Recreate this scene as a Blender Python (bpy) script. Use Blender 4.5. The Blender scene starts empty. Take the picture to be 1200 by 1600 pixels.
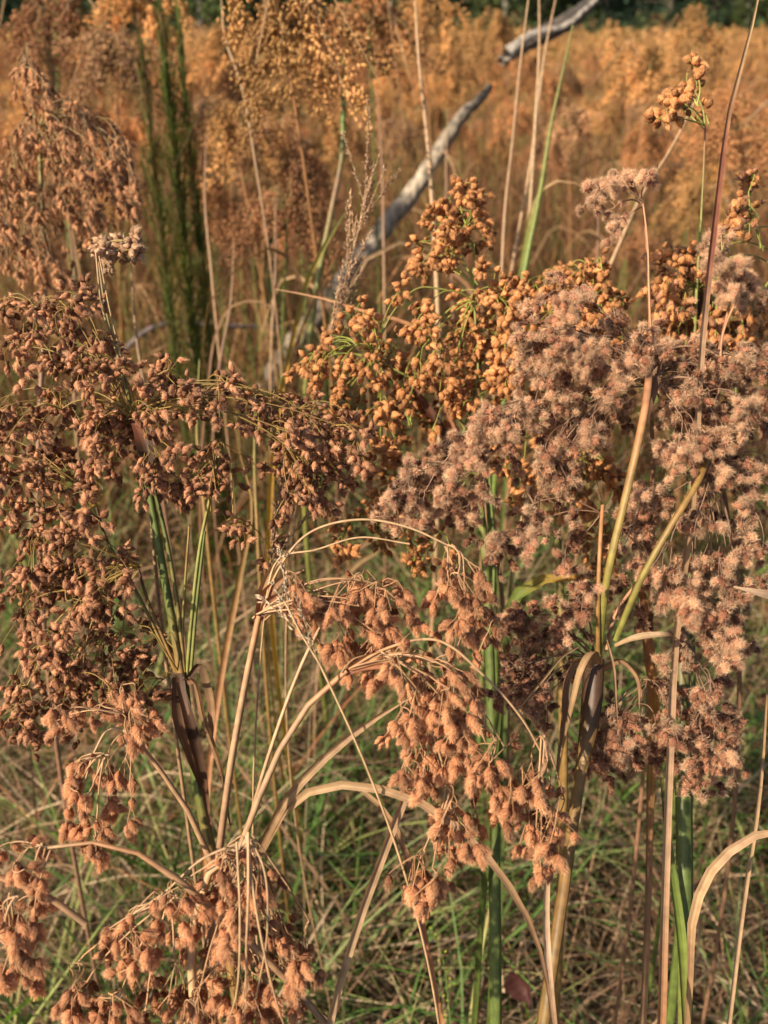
import bpy, math, random
import numpy as np
from mathutils import Vector, Matrix

# ------------------------------------------------------------------ camera, light, exposure
SC = bpy.context.scene
COL = SC.collection
CAM_Z = 1.42
PITCH = math.radians(28.3)
F = 1385.0
cam_d = bpy.data.cameras.new('camera')
cam = bpy.data.objects.new('camera', cam_d)
COL.objects.link(cam)
cam.location = (0, 0, CAM_Z)
cam.rotation_euler = (math.pi / 2 - PITCH, 0, 0)
cam_d.sensor_fit = 'VERTICAL'
cam_d.sensor_height = 36.0
cam_d.lens = 36.0 * F / 1600.0
cam_d.clip_start = 0.02
cam_d.clip_end = 2000
cam_d.dof.use_dof = True
cam_d.dof.focus_distance = 0.57
cam_d.dof.aperture_fstop = 7.8
SC.camera = cam
SC.render.resolution_x = 768
SC.render.resolution_y = 1024

SUN_EL = math.radians(36)
SUN_VEC = Vector((-0.74, -0.56, 0.0)).normalized() * math.cos(SUN_EL) + Vector((0, 0, math.sin(SUN_EL)))
w = bpy.data.worlds.new('World'); SC.world = w; w.use_nodes = True
nt = w.node_tree
sky = nt.nodes.new('ShaderNodeTexSky'); sky.sky_type = 'NISHITA'; sky.sun_disc = False
sky.sun_elevation = SUN_EL
sky.sun_rotation = math.atan2(SUN_VEC.x, SUN_VEC.y)
sky.dust_density = 2.0
bg = nt.nodes['Background']; bg.inputs[1].default_value = 0.07
nt.links.new(sky.outputs[0], bg.inputs[0])
sl = bpy.data.lights.new('sun', 'SUN'); sl.energy = 4.5; sl.angle = math.radians(0.6); sl.color = (1.0, 0.84, 0.64)
so = bpy.data.objects.new('sun', sl); COL.objects.link(so)
so.rotation_euler = SUN_VEC.to_track_quat('Z', 'Y').to_euler()
SC.view_settings.view_transform = 'Standard'
SC.view_settings.look = 'None'
SC.view_settings.exposure = 0.85
SC.view_settings.gamma = 1.0
SC.view_settings.use_curve_mapping = False

FW = np.array([0, math.cos(PITCH), -math.sin(PITCH)])
UP = np.array([0, math.sin(PITCH), math.cos(PITCH)])
RT = np.array([1.0, 0, 0])
def P(px, py, d):
    """world point at photo pixel px,py and depth d metres along the view axis"""
    return np.array([0, 0, CAM_Z]) + d * (FW + (px - 600) / F * RT + (800 - py) / F * UP)
def proj(p):
    q = np.asarray(p) - np.array([0, 0, CAM_Z])
    d = q @ FW
    return 600 + F * (q @ RT) / d, 800 - F * (q @ UP) / d, d

# ------------------------------------------------------------------ materials
def new_mat(name):
    m = bpy.data.materials.new(name); m.use_nodes = True
    n = m.node_tree; n.nodes.clear()
    return m, n, n.nodes.new, n.links.new

def plant_mat(name, rough=0.75, transl=0.25, nscale=900, namp=0.35, orand=0.25, bump=0.3, stripes=0.0, spec=0.25, tsat=1.15):
    """tissue whose base colour comes from the mesh ('col'), varied by noise, object random and lengthwise streaks"""
    m, n, N, L = new_mat(name)
    out = N('ShaderNodeOutputMaterial')
    at = N('ShaderNodeAttribute'); at.attribute_name = 'col'
    geo = N('ShaderNodeNewGeometry')
    tc = N('ShaderNodeTexCoord')
    no = N('ShaderNodeTexNoise'); no.inputs['Scale'].default_value = nscale; no.inputs['Detail'].default_value = 2
    L(tc.outputs['Object'], no.inputs['Vector'])
    mr = N('ShaderNodeMapRange'); mr.inputs[1].default_value = 0.3; mr.inputs[2].default_value = 0.7
    mr.inputs[3].default_value = 1 - namp; mr.inputs[4].default_value = 1 + namp
    L(no.outputs[0], mr.inputs[0])
    oi = N('ShaderNodeObjectInfo')
    mo = N('ShaderNodeMapRange'); mo.inputs[3].default_value = 1 - orand; mo.inputs[4].default_value = 1 + orand
    L(oi.outputs['Random'], mo.inputs[0])
    mul = N('ShaderNodeMath'); mul.operation = 'MULTIPLY'; L(mr.outputs[0], mul.inputs[0]); L(mo.outputs[0], mul.inputs[1])
    fac = mul
    if stripes > 0:
        sx = N('ShaderNodeSeparateXYZ'); L(tc.outputs['Object'], sx.inputs[0])
        cb = N('ShaderNodeCombineXYZ')
        k = N('ShaderNodeMath'); k.operation = 'MULTIPLY'; k.inputs[1].default_value = 9.0; L(at.outputs['Alpha'], k.inputs[0])
        k2 = N('ShaderNodeMath'); k2.operation = 'MULTIPLY'; k2.inputs[1].default_value = 6.0; L(sx.outputs[2], k2.inputs[0])
        L(k.outputs[0], cb.inputs[0]); L(k2.outputs[0], cb.inputs[1])
        n2 = N('ShaderNodeTexNoise'); n2.inputs['Scale'].default_value = 1.0; n2.inputs['Detail'].default_value = 3
        L(cb.outputs[0], n2.inputs['Vector'])
        m2 = N('ShaderNodeMapRange'); m2.inputs[1].default_value = 0.3; m2.inputs[2].default_value = 0.7
        m2.inputs[3].default_value = 1 - stripes; m2.inputs[4].default_value = 1 + stripes
        L(n2.outputs[0], m2.inputs[0])
        mm = N('ShaderNodeMath'); mm.operation = 'MULTIPLY'; L(mul.outputs[0], mm.inputs[0]); L(m2.outputs[0], mm.inputs[1]); fac = mm
    vm = N('ShaderNodeVectorMath'); vm.operation = 'SCALE'; L(at.outputs['Color'], vm.inputs[0]); L(fac.outputs[0], vm.inputs['Scale'])
    pb = N('ShaderNodeBsdfPrincipled'); pb.inputs['Roughness'].default_value = rough
    pb.inputs['Specular IOR Level'].default_value = spec
    L(vm.outputs[0], pb.inputs['Base Color'])
    if bump > 0:
        bp = N('ShaderNodeBump'); bp.inputs['Strength'].default_value = bump; bp.inputs['Distance'].default_value = 0.0004
        L(no.outputs[0], bp.inputs['Height']); L(bp.outputs[0], pb.inputs['Normal'])
    if transl > 0:
        hs = N('ShaderNodeHueSaturation'); hs.inputs['Saturation'].default_value = tsat; hs.inputs['Value'].default_value = 1.1
        L(vm.outputs[0], hs.inputs['Color'])
        tr = N('ShaderNodeBsdfTranslucent'); L(hs.outputs[0], tr.inputs[0])
        mx = N('ShaderNodeMixShader'); mx.inputs[0].default_value = transl
        L(pb.outputs[0], mx.inputs[1]); L(tr.outputs[0], mx.inputs[2]); L(mx.outputs[0], out.inputs[0])
    else:
        L(pb.outputs[0], out.inputs[0])
    return m

M_SPIKE = plant_mat('spikelet_scales', 0.7, 0.22, 1400, 0.38, 0.24, 0.6)
M_HAIR = plant_mat('spikelet_bristles', 0.6, 0.35, 300, 0.15, 0.2, 0)
M_STEM = plant_mat('stem_tissue', 0.5, 0.0, 160, 0.22, 0.08, 0.15, 0.18, 0.4)
M_LEAF = plant_mat('blade_tissue', 0.6, 0.3, 120, 0.2, 0.1, 0.15, 0.25, 0.3)
M_GRASS = plant_mat('ground_grass', 0.7, 0.3, 60, 0.2, 0.0, 0, 0.0, 0.2)
M_FOL = plant_mat('tree_foliage', 0.8, 0.3, 3, 0.35, 0.2, 0)

def bark_mat():
    m, n, N, L = new_mat('weathered_wood')
    out = N('ShaderNodeOutputMaterial'); pb = N('ShaderNodeBsdfPrincipled'); pb.inputs['Roughness'].default_value = 0.9
    at = N('ShaderNodeAttribute'); at.attribute_name = 'col'
    tc = N('ShaderNodeTexCoord'); mp = N('ShaderNodeMapping'); mp.inputs['Scale'].default_value = (60, 60, 14)
    L(tc.outputs['Object'], mp.inputs[0])
    no = N('ShaderNodeTexNoise'); no.inputs['Detail'].default_value = 6; no.inputs['Scale'].default_value = 1.0; L(mp.outputs[0], no.inputs['Vector'])
    mr = N('ShaderNodeMapRange'); mr.inputs[1].default_value = 0.35; mr.inputs[2].default_value = 0.65; mr.inputs[3].default_value = 0.45; mr.inputs[4].default_value = 1.3
    L(no.outputs[0], mr.inputs[0])
    vm = N('ShaderNodeVectorMath'); vm.operation = 'SCALE'; L(at.outputs['Color'], vm.inputs[0]); L(mr.outputs[0], vm.inputs['Scale'])
    L(vm.outputs[0], pb.inputs['Base Color'])
    bp = N('ShaderNodeBump'); bp.inputs['Strength'].default_value = 0.9; bp.inputs['Distance'].default_value = 0.006
    L(no.outputs[0], bp.inputs['Height']); L(bp.outputs[0], pb.inputs['Normal']); L(pb.outputs[0], out.inputs[0])
    return m
M_BARK = bark_mat()

def soil_mat():
    m, n, N, L = new_mat('leaf_litter_soil')
    out = N('ShaderNodeOutputMaterial'); pb = N('ShaderNodeBsdfPrincipled'); pb.inputs['Roughness'].default_value = 1.0
    tc = N('ShaderNodeTexCoord')
    n1 = N('ShaderNodeTexNoise'); n1.inputs['Scale'].default_value = 9; n1.inputs['Detail'].default_value = 8; L(tc.outputs['Object'], n1.inputs['Vector'])
    n2 = N('ShaderNodeTexNoise'); n2.inputs['Scale'].default_value = 90; n2.inputs['Detail'].default_value = 5; L(tc.outputs['Object'], n2.inputs['Vector'])
    cr = N('ShaderNodeValToRGB')
    e = cr.color_ramp.elements
    e[0].position = 0.3; e[0].color = (0.03, 0.02, 0.012, 1); e[1].position = 0.72; e[1].color = (0.12, 0.085, 0.045, 1)
    x = e.new(0.5); x.color = (0.065, 0.045, 0.025, 1)
    mx = N('ShaderNodeMath'); mx.operation = 'ADD'; L(n1.outputs[0], mx.inputs[0])
    h = N('ShaderNodeMath'); h.operation = 'MULTIPLY_ADD'; h.inputs[1].default_value = 0.6; h.inputs[2].default_value = -0.3; L(n2.outputs[0], h.inputs[0])
    L(h.outputs[0], mx.inputs[1]); L(mx.outputs[0], cr.inputs[0]); L(cr.outputs[0], pb.inputs['Base Color'])
    bp = N('ShaderNodeBump'); bp.inputs['Strength'].default_value = 0.8; bp.inputs['Distance'].default_value = 0.02
    L(n2.outputs[0], bp.inputs['Height']); L(bp.outputs[0], pb.inputs['Normal']); L(pb.outputs[0], out.inputs[0])
    return m
M_SOIL = soil_mat()

# ------------------------------------------------------------------ mesh building
class MB:
    def __init__(s):
        s.v = []; s.c = []; s.f = []; s.n = 0; s.mi = []
    def add(s, V, Fc, C, mi=0):
        V = np.asarray(V, float); Fc = np.asarray(Fc, int)
        C = np.asarray(C, float)
        if C.ndim == 1: C = np.tile(C, (len(V), 1))
        if C.shape[1] == 3: C = np.hstack([C, np.full((len(C), 1), 0.5)])
        s.v.append(V); s.c.append(C); s.f.append(Fc + s.n); s.mi.append(np.full(len(Fc), mi)); s.n += len(V)
        return s
    def mesh(s, name, mats, smooth=True):
        me = bpy.data.meshes.new(name)
        V = np.vstack(s.v); C = np.vstack(s.c)
        li = np.concatenate([f.ravel() for f in s.f])
        tot = np.concatenate([np.full(len(f), f.shape[1]) for f in s.f])
        st = np.concatenate([[0], np.cumsum(tot)[:-1]])
        me.vertices.add(len(V)); me.vertices.foreach_set('co', V.ravel().astype(np.float32))
        me.loops.add(len(li)); me.loops.foreach_set('vertex_index', li.astype(np.int32))
        me.polygons.add(len(tot)); me.polygons.foreach_set('loop_start', st.astype(np.int32))
        me.polygons.foreach_set('loop_total', tot.astype(np.int32))
        me.polygons.foreach_set('material_index', np.concatenate(s.mi).astype(np.int32))
        me.polygons.foreach_set('use_smooth', np.full(len(tot), smooth))
        ca = me.attributes.new('col', 'FLOAT_COLOR', 'POINT'); ca.data.foreach_set('color', C.ravel().astype(np.float32))
        for m in (mats if isinstance(mats, (list, tuple)) else [mats]): me.materials.append(m)
        me.update(calc_edges=True)
        return me
    def build(s, name, mats, parent=None, stuff=False, smooth=True, label=None):
        if not s.v: return None
        o = bpy.data.objects.new(name, s.mesh(name, mats, smooth)); COL.objects.link(o)
        if parent: o.parent = parent
        if stuff: o['kind'] = 'stuff'
        if label: o['label'] = label
        return o

def thing(name, label, cat, loc=(0, 0, 0), group=None):
    o = bpy.data.objects.new(name, None); COL.objects.link(o); o.empty_display_size = 0.05
    o.location = loc; o['label'] = label; o['category'] = cat
    if group: o['group'] = group
    return o
def tag(o, label, cat, group=None):
    o['label'] = label; o['category'] = cat
    if group: o['group'] = group
    return o
def copy_tree(o, parent=None):
    c = o.copy(); COL.objects.link(c); c.parent = parent
    for ch in o.children: copy_tree(ch, c)
    return c

def smooth_curve(pts, n, par=False):
    """non-uniform cubic through pts, n samples evenly along its length; par also returns where each sample lies (control index)"""
    pts = np.asarray(pts, float); m = len(pts)
    h = np.maximum(np.linalg.norm(np.diff(pts, axis=0), axis=1), 1e-6); cum = np.concatenate([[0], np.cumsum(h)])
    sl = np.diff(pts, axis=0) / h[:, None]
    T = np.empty_like(pts); T[0] = sl[0]; T[-1] = sl[-1]
    for i in range(1, m - 1):
        T[i] = (sl[i - 1] * h[i] + sl[i] * h[i - 1]) / (h[i - 1] + h[i])
    s = np.linspace(0, cum[-1], n); idx = np.clip(np.searchsorted(cum, s, 'right') - 1, 0, m - 2)
    t = ((s - cum[idx]) / h[idx])[:, None]; H = h[idx][:, None]
    out = (2 * t ** 3 - 3 * t ** 2 + 1) * pts[idx] + (t ** 3 - 2 * t ** 2 + t) * H * T[idx] + (-2 * t ** 3 + 3 * t ** 2) * pts[idx + 1] + (t ** 3 - t ** 2) * H * T[idx + 1]
    if par: return out, idx + t[:, 0]
    return out

def frames(pts, hint=None):
    T = np.gradient(pts, axis=0); T /= np.linalg.norm(T, axis=1)[:, None] + 1e-12
    u = np.array(hint if hint is not None else [0.3, -0.9, 0.2], float)
    U = []
    for t in T:
        q = u - t * (u @ t)
        nq = np.linalg.norm(q)
        if nq < 1e-5:
            q = np.cross(t, [1, 0, 0.1]); nq = np.linalg.norm(q)
        u = q / nq; U.append(u)
    U = np.array(U); return T, U, np.cross(T, U)

def lerpc(c0, c1, n):
    t = np.linspace(0, 1, n)[:, None]; return np.asarray(c0) * (1 - t) + np.asarray(c1) * t

def tube(mb, pts, r, col, sides=6, mi=0, tri=False, flat=1.0, prof=None):
    """stalk with optional blunt three-cornered section"""
    pts = np.asarray(pts, float); k = len(pts)
    if prof is None: prof = np.linspace(0, 1, k)
    r = np.broadcast_to(np.asarray(r, float), (k,)) if np.ndim(r) == 0 else np.interp(prof, np.linspace(0, 1, len(r)), r)
    T, U, W = frames(pts)
    a = np.arange(sides) * 2 * math.pi / sides
    rr = 1 + (0.18 * np.cos(3 * a) if tri else 0 * a)
    V = (pts[:, None] + (U[:, None] * (np.cos(a) * rr)[None, :, None] + W[:, None] * (np.sin(a) * rr * flat)[None, :, None]) * r[:, None, None]).reshape(-1, 3)
    col = np.asarray(col, float)
    if col.ndim == 2:
        cc = np.array([[np.interp(t, np.linspace(0, 1, len(col)), col[:, j]) for j in range(3)] for t in prof])
    else: cc = np.tile(col, (k, 1))
    C = np.repeat(cc, sides, axis=0); C = np.hstack([C, np.tile(a / 6.283, k)[:, None]])
    i = np.arange(k - 1)[:, None] * sides + np.arange(sides)[None]
    j = np.arange(k - 1)[:, None] * sides + (np.arange(sides)[None] + 1) % sides
    Fq = np.stack([i, j, j + sides, i + sides], -1).reshape(-1, 4)
    mb.add(V, Fq, C, mi)

def ribbon(mb, pts, wd, col, hint=None, fold=0.25, across=5, mi=0, twist=0.0, prof=None):
    """leaf blade with a channelled section, tapering"""
    pts = np.asarray(pts, float); k = len(pts)
    if prof is None: prof = np.linspace(0, 1, k)
    wd = np.interp(prof, np.linspace(0, 1, len(wd)), wd)
    T, U, W = frames(pts, hint)
    if twist:
        th = np.linspace(0, twist, k)[:, None]
        U, W = U * np.cos(th) + W * np.sin(th), W * np.cos(th) - U * np.sin(th)
    s = np.linspace(-1, 1, across)
    V = (pts[:, None] + W[:, None] * (s[None, :, None] * wd[:, None, None] / 2) + U[:, None] * ((abs(s) - 0.5)[None, :, None] * wd[:, None, None] * fold)).reshape(-1, 3)
    col = np.asarray(col, float)
    if col.ndim == 2:
        cc = np.array([[np.interp(t, np.linspace(0, 1, len(col)), col[:, j]) for j in range(3)] for t in prof])
    else: cc = np.tile(col, (k, 1))
    C = np.hstack([np.repeat(cc, across, axis=0), np.tile(s * 0.5 + 0.5, k)[:, None]])
    i = (np.arange(k - 1)[:, None] * across + np.arange(across - 1)[None]).ravel()
    mb.add(V, np.stack([i, i + 1, i + across + 1, i + across], -1), C, mi)

def basis(d, rng, roll=True):
    d = d / (np.linalg.norm(d) + 1e-12)
    a = np.array([0, 0, 1.0]) if abs(d[2]) < 0.9 else np.array([1.0, 0, 0])
    x = np.cross(a, d); x /= np.linalg.norm(x); y = np.cross(d, x)
    if roll:
        t = rng.uniform(0, 6.283); x, y = x * math.cos(t) + y * math.sin(t), y * math.cos(t) - x * math.sin(t)
    return np.stack([x, y, d], 1)

# ------------------------------------------------------------------ spikelets
KINDS = {
    # body length, radius, colours (base, tip), bristles: count, length, width, colour, curl, forward lean
    'brown': dict(L=.0080, R=.0022, c0=(.25, .105, .052), c1=(.54, .27, .14), hn=110, hl=.0020, hw=.00012, hc=(.74, .46, .29), curl=.5, hp=.5),
    'dark': dict(L=.0074, R=.0023, c0=(.13, .05, .025), c1=(.30, .135, .065), hn=30, hl=.0010, hw=.00011, hc=(.45, .24, .13), curl=.3, hp=.4),
    'plume': dict(L=.0085, R=.0020, c0=(.26, .11, .05), c1=(.50, .265, .13), hn=120, hl=.0030, hw=.00013, hc=(.68, .42, .24), curl=.6, hp=.7),
    'rust':  dict(L=.0076, R=.0025, c0=(.30, .12, .042), c1=(.62, .295, .115), hn=90, hl=.0014, hw=.00012, hc=(.74, .43, .22), curl=.3, hp=.3),
    'orange': dict(L=.0116, R=.0028, c0=(.27, .105, .05), c1=(.56, .27, .125), hn=260, hl=.0030, hw=.00012, hc=(.82, .49, .28), curl=.35, hp=.7),
    'woolly': dict(L=.0062, R=.0021, c0=(.19, .08, .05), c1=(.42, .21, .125), hn=440, hl=.0034, hw=.00009, hc=(.82, .575, .37), curl=3.2, hp=.9),
    'matted': dict(L=.0070, R=.0023, c0=(.13, .05, .03), c1=(.36, .155, .085), hn=240, hl=.0028, hw=.0001, hc=(.68, .41, .25), curl=1.8, hp=.9),
    'pale':  dict(L=.0082, R=.0024, c0=(.30, .15, .08), c1=(.58, .37, .22), hn=60, hl=.0014, hw=.00012, hc=(.74, .54, .36), curl=.3, hp=.4),
}
def spikelet_geo(kind, seed, lite=False):
    k = KINDS[kind]; rng = np.random.default_rng(seed)
    tone = rng.uniform(.62, 1.28)
    rings, sides = (5, 6) if lite else (9, 10)
    mb = MB()
    t = np.linspace(0, 1, rings)
    pk = rng.uniform(.34, .46); prof = np.where(t < pk, np.sin(np.clip(t / pk, .05, 1) * 1.5708) ** .8, np.clip(1 - ((t - pk) / (1 - pk)) ** 1.7, .04, 1)) * k['R'] * rng.uniform(.9, 1.12)
    a = np.arange(sides) * 2 * math.pi / sides
    V = []
    for i in range(rings):
        ph = (i % 2) * math.pi / sides
        for j in range(sides):
            bump = 1 + (0.16 if (j + i) % 2 else -0.06) * (0 if i in (0, rings - 1) else 1) + rng.uniform(-.04, .04)
            rr = prof[i] * bump
            V.append((rr * math.cos(a[j] + ph), rr * math.sin(a[j] + ph), t[i] * k['L'] + (0 if i in (0, rings - 1) else rng.uniform(-.0002, .0002))))
    V = np.array(V)
    C = lerpc(k['c0'], k['c1'], rings); C = np.repeat(C, sides, axis=0) * tone
    C *= (1 + 0.28 * (((np.arange(len(V)) + np.arange(len(V)) // sides) % 2) * 2 - 1))[:, None]   # scale edges pale, centres dark
    i = np.arange(rings - 1)[:, None] * sides + np.arange(sides)[None]
    j = np.arange(rings - 1)[:, None] * sides + (np.arange(sides)[None] + 1) % sides
    mb.add(V, np.stack([i, j, j + sides, i + sides], -1).reshape(-1, 4), C, 0)
    hn = int(k['hn'] * (0.45 if lite else 1)); hw = k['hw'] * (1.6 if lite else 1)
    z = rng.uniform(.12, 1.0, hn) ** .8; th = rng.uniform(0, 6.283, hn)
    r0 = np.interp(z, t, prof) * .9
    p0 = np.stack([r0 * np.cos(th), r0 * np.sin(th), z * k['L']], 1)
    rad = np.stack([np.cos(th), np.sin(th), 0 * th], 1)
    up = np.array([0, 0, 1.0])
    d = rad * rng.uniform(.35, 1, (hn, 1)) + up * (k['hp'] + rng.uniform(-.3, .9, (hn, 1)) + z[:, None] * .6)
    if kind in ('woolly', 'matted'): d = rad * .7 + rng.normal(0, .75, (hn, 3)) + up * .4
    d /= np.linalg.norm(d, axis=1)[:, None]
    ln = k['hl'] * rng.uniform(.45, 1.15, (hn, 1))
    crl = rng.normal(0, 1, (hn, 3)) * k['curl']
    p1 = p0 + d * ln * .5; d2 = d + crl * .5; d2 /= np.linalg.norm(d2, axis=1)[:, None]
    p2 = p1 + d2 * ln * .35; d3 = d2 + crl * .6; d3 /= np.linalg.norm(d3, axis=1)[:, None]
    p3 = p2 + d3 * ln * .3
    s = np.cross(d, rng.normal(0, 1, (hn, 3))); s /= np.linalg.norm(s, axis=1)[:, None] + 1e-9; s *= hw / 2
    if kind in ('woolly', 'matted') or not lite:
        V = np.stack([p0 - s, p0 + s, p1 + s, p1 - s, p2 + s * .8, p2 - s * .8, p3], 1).reshape(-1, 3)
        b = np.arange(hn)[:, None] * 7
        hc = np.repeat(np.array(k['hc']) * tone ** .5 * rng.uniform(.75, 1.15, (hn, 1)), 7, axis=0)
        q = np.concatenate([b + [0, 1, 2, 3], b + [3, 2, 4, 5]]); tr = b + [5, 4, 6]
        mb.add(V, q, hc, 1); n0 = mb.n - len(V)
        mb.f.append(tr + n0); mb.mi.append(np.full(len(tr), 1))
    else:
        V = np.stack([p0 - s, p0 + s, p2], 1).reshape(-1, 3)
        hc = np.repeat(np.array(k['hc']) * tone ** .5 * rng.uniform(.75, 1.15, (hn, 1)), 3, axis=0)
        mb.add(V, np.arange(hn)[:, None] * 3 + [0, 1, 2], hc, 1)
    return mb
NV = 6
TMESH = {k: [spikelet_geo(k, 10 + i).mesh('spikelet_' + k, [M_SPIKE, M_HAIR]) for i in range(NV)] for k in KINDS}
TLITE = {k: [spikelet_geo(k, 50 + i, True) for i in range(NV)] for k in KINDS}

def tiny_geo(seed):
    """four-sided tapering spikelet with a few coarse bristles, for heads metres away"""
    rng = np.random.default_rng(seed)
    L, R = .0100, .0021
    a = np.arange(4) * 1.5708
    V = np.vstack([[0, 0, 0], np.stack([R * np.cos(a), R * np.sin(a), np.full(4, L * .36)], 1), [0, 0, L]]) * rng.uniform(.8, 1.2, (6, 1))
    Ft = [[0, 2, 1], [0, 3, 2], [0, 4, 3], [0, 1, 4], [5, 1, 2], [5, 2, 3], [5, 3, 4], [5, 4, 1]]
    if seed < 60:
        for k in range(4):
            u = rng.uniform(0, 6.283); z = rng.uniform(.2, .9) * L; o = np.array([math.cos(u), math.sin(u), rng.uniform(.2, 1)])
            p = np.array([0, 0, z]); s = np.array([-math.sin(u), math.cos(u), 0]) * .00045
            n = len(V); V = np.vstack([V, p - s, p + s, p + o * .0042]); Ft.append([n, n + 1, n + 2])
    return V, np.array(Ft)

# ------------------------------------------------------------------ woolgrass with placed sprays
def bez(p0, p1, p2, n):
    t = np.linspace(0, 1, n)[:, None]
    return p0 * (1 - t) ** 2 + 2 * p1 * t * (1 - t) + p2 * t * t

def spray(rng, tgt, dirn, n_sub, slen, nspk, size, spikes, ped, pcol, kinds, gravity=.6, hang=0.0):
    """branchlets that end in tight bunches of spikelets"""
    for _ in range(n_sub):
        d = dirn * (1 - .5 * hang) + rng.normal(0, .55 - .2 * hang, 3) - np.array([0, 0, .7 * hang]); d[2] -= gravity * .5; d /= np.linalg.norm(d)
        l = slen * rng.uniform(.4, 1.3)
        mid = tgt + d * l * .55; end = mid + (d + np.array([0, 0, -gravity])) / 1.3 * l * .5
        tube(ped, bez(tgt, mid, end, 5), [.00036, .00025], pcol * rng.uniform(.7, 1.2), 3)
        ed = end - mid; ed /= np.linalg.norm(ed)
        m = max(1, int(rng.poisson(nspk)))
        for q in range(m):
            sd = ed * rng.uniform(.5, 1.2) + rng.normal(0, .7 - .25 * hang, 3) - np.array([0, 0, .8 * hang]); sd /= np.linalg.norm(sd)
            pos = end - ed * rng.uniform(0, .009) * size + sd * rng.uniform(0, .0022) * size
            spikes.append((pos, sd, size * rng.uniform(.78, 1.18), kinds[rng.integers(len(kinds))]))

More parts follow.
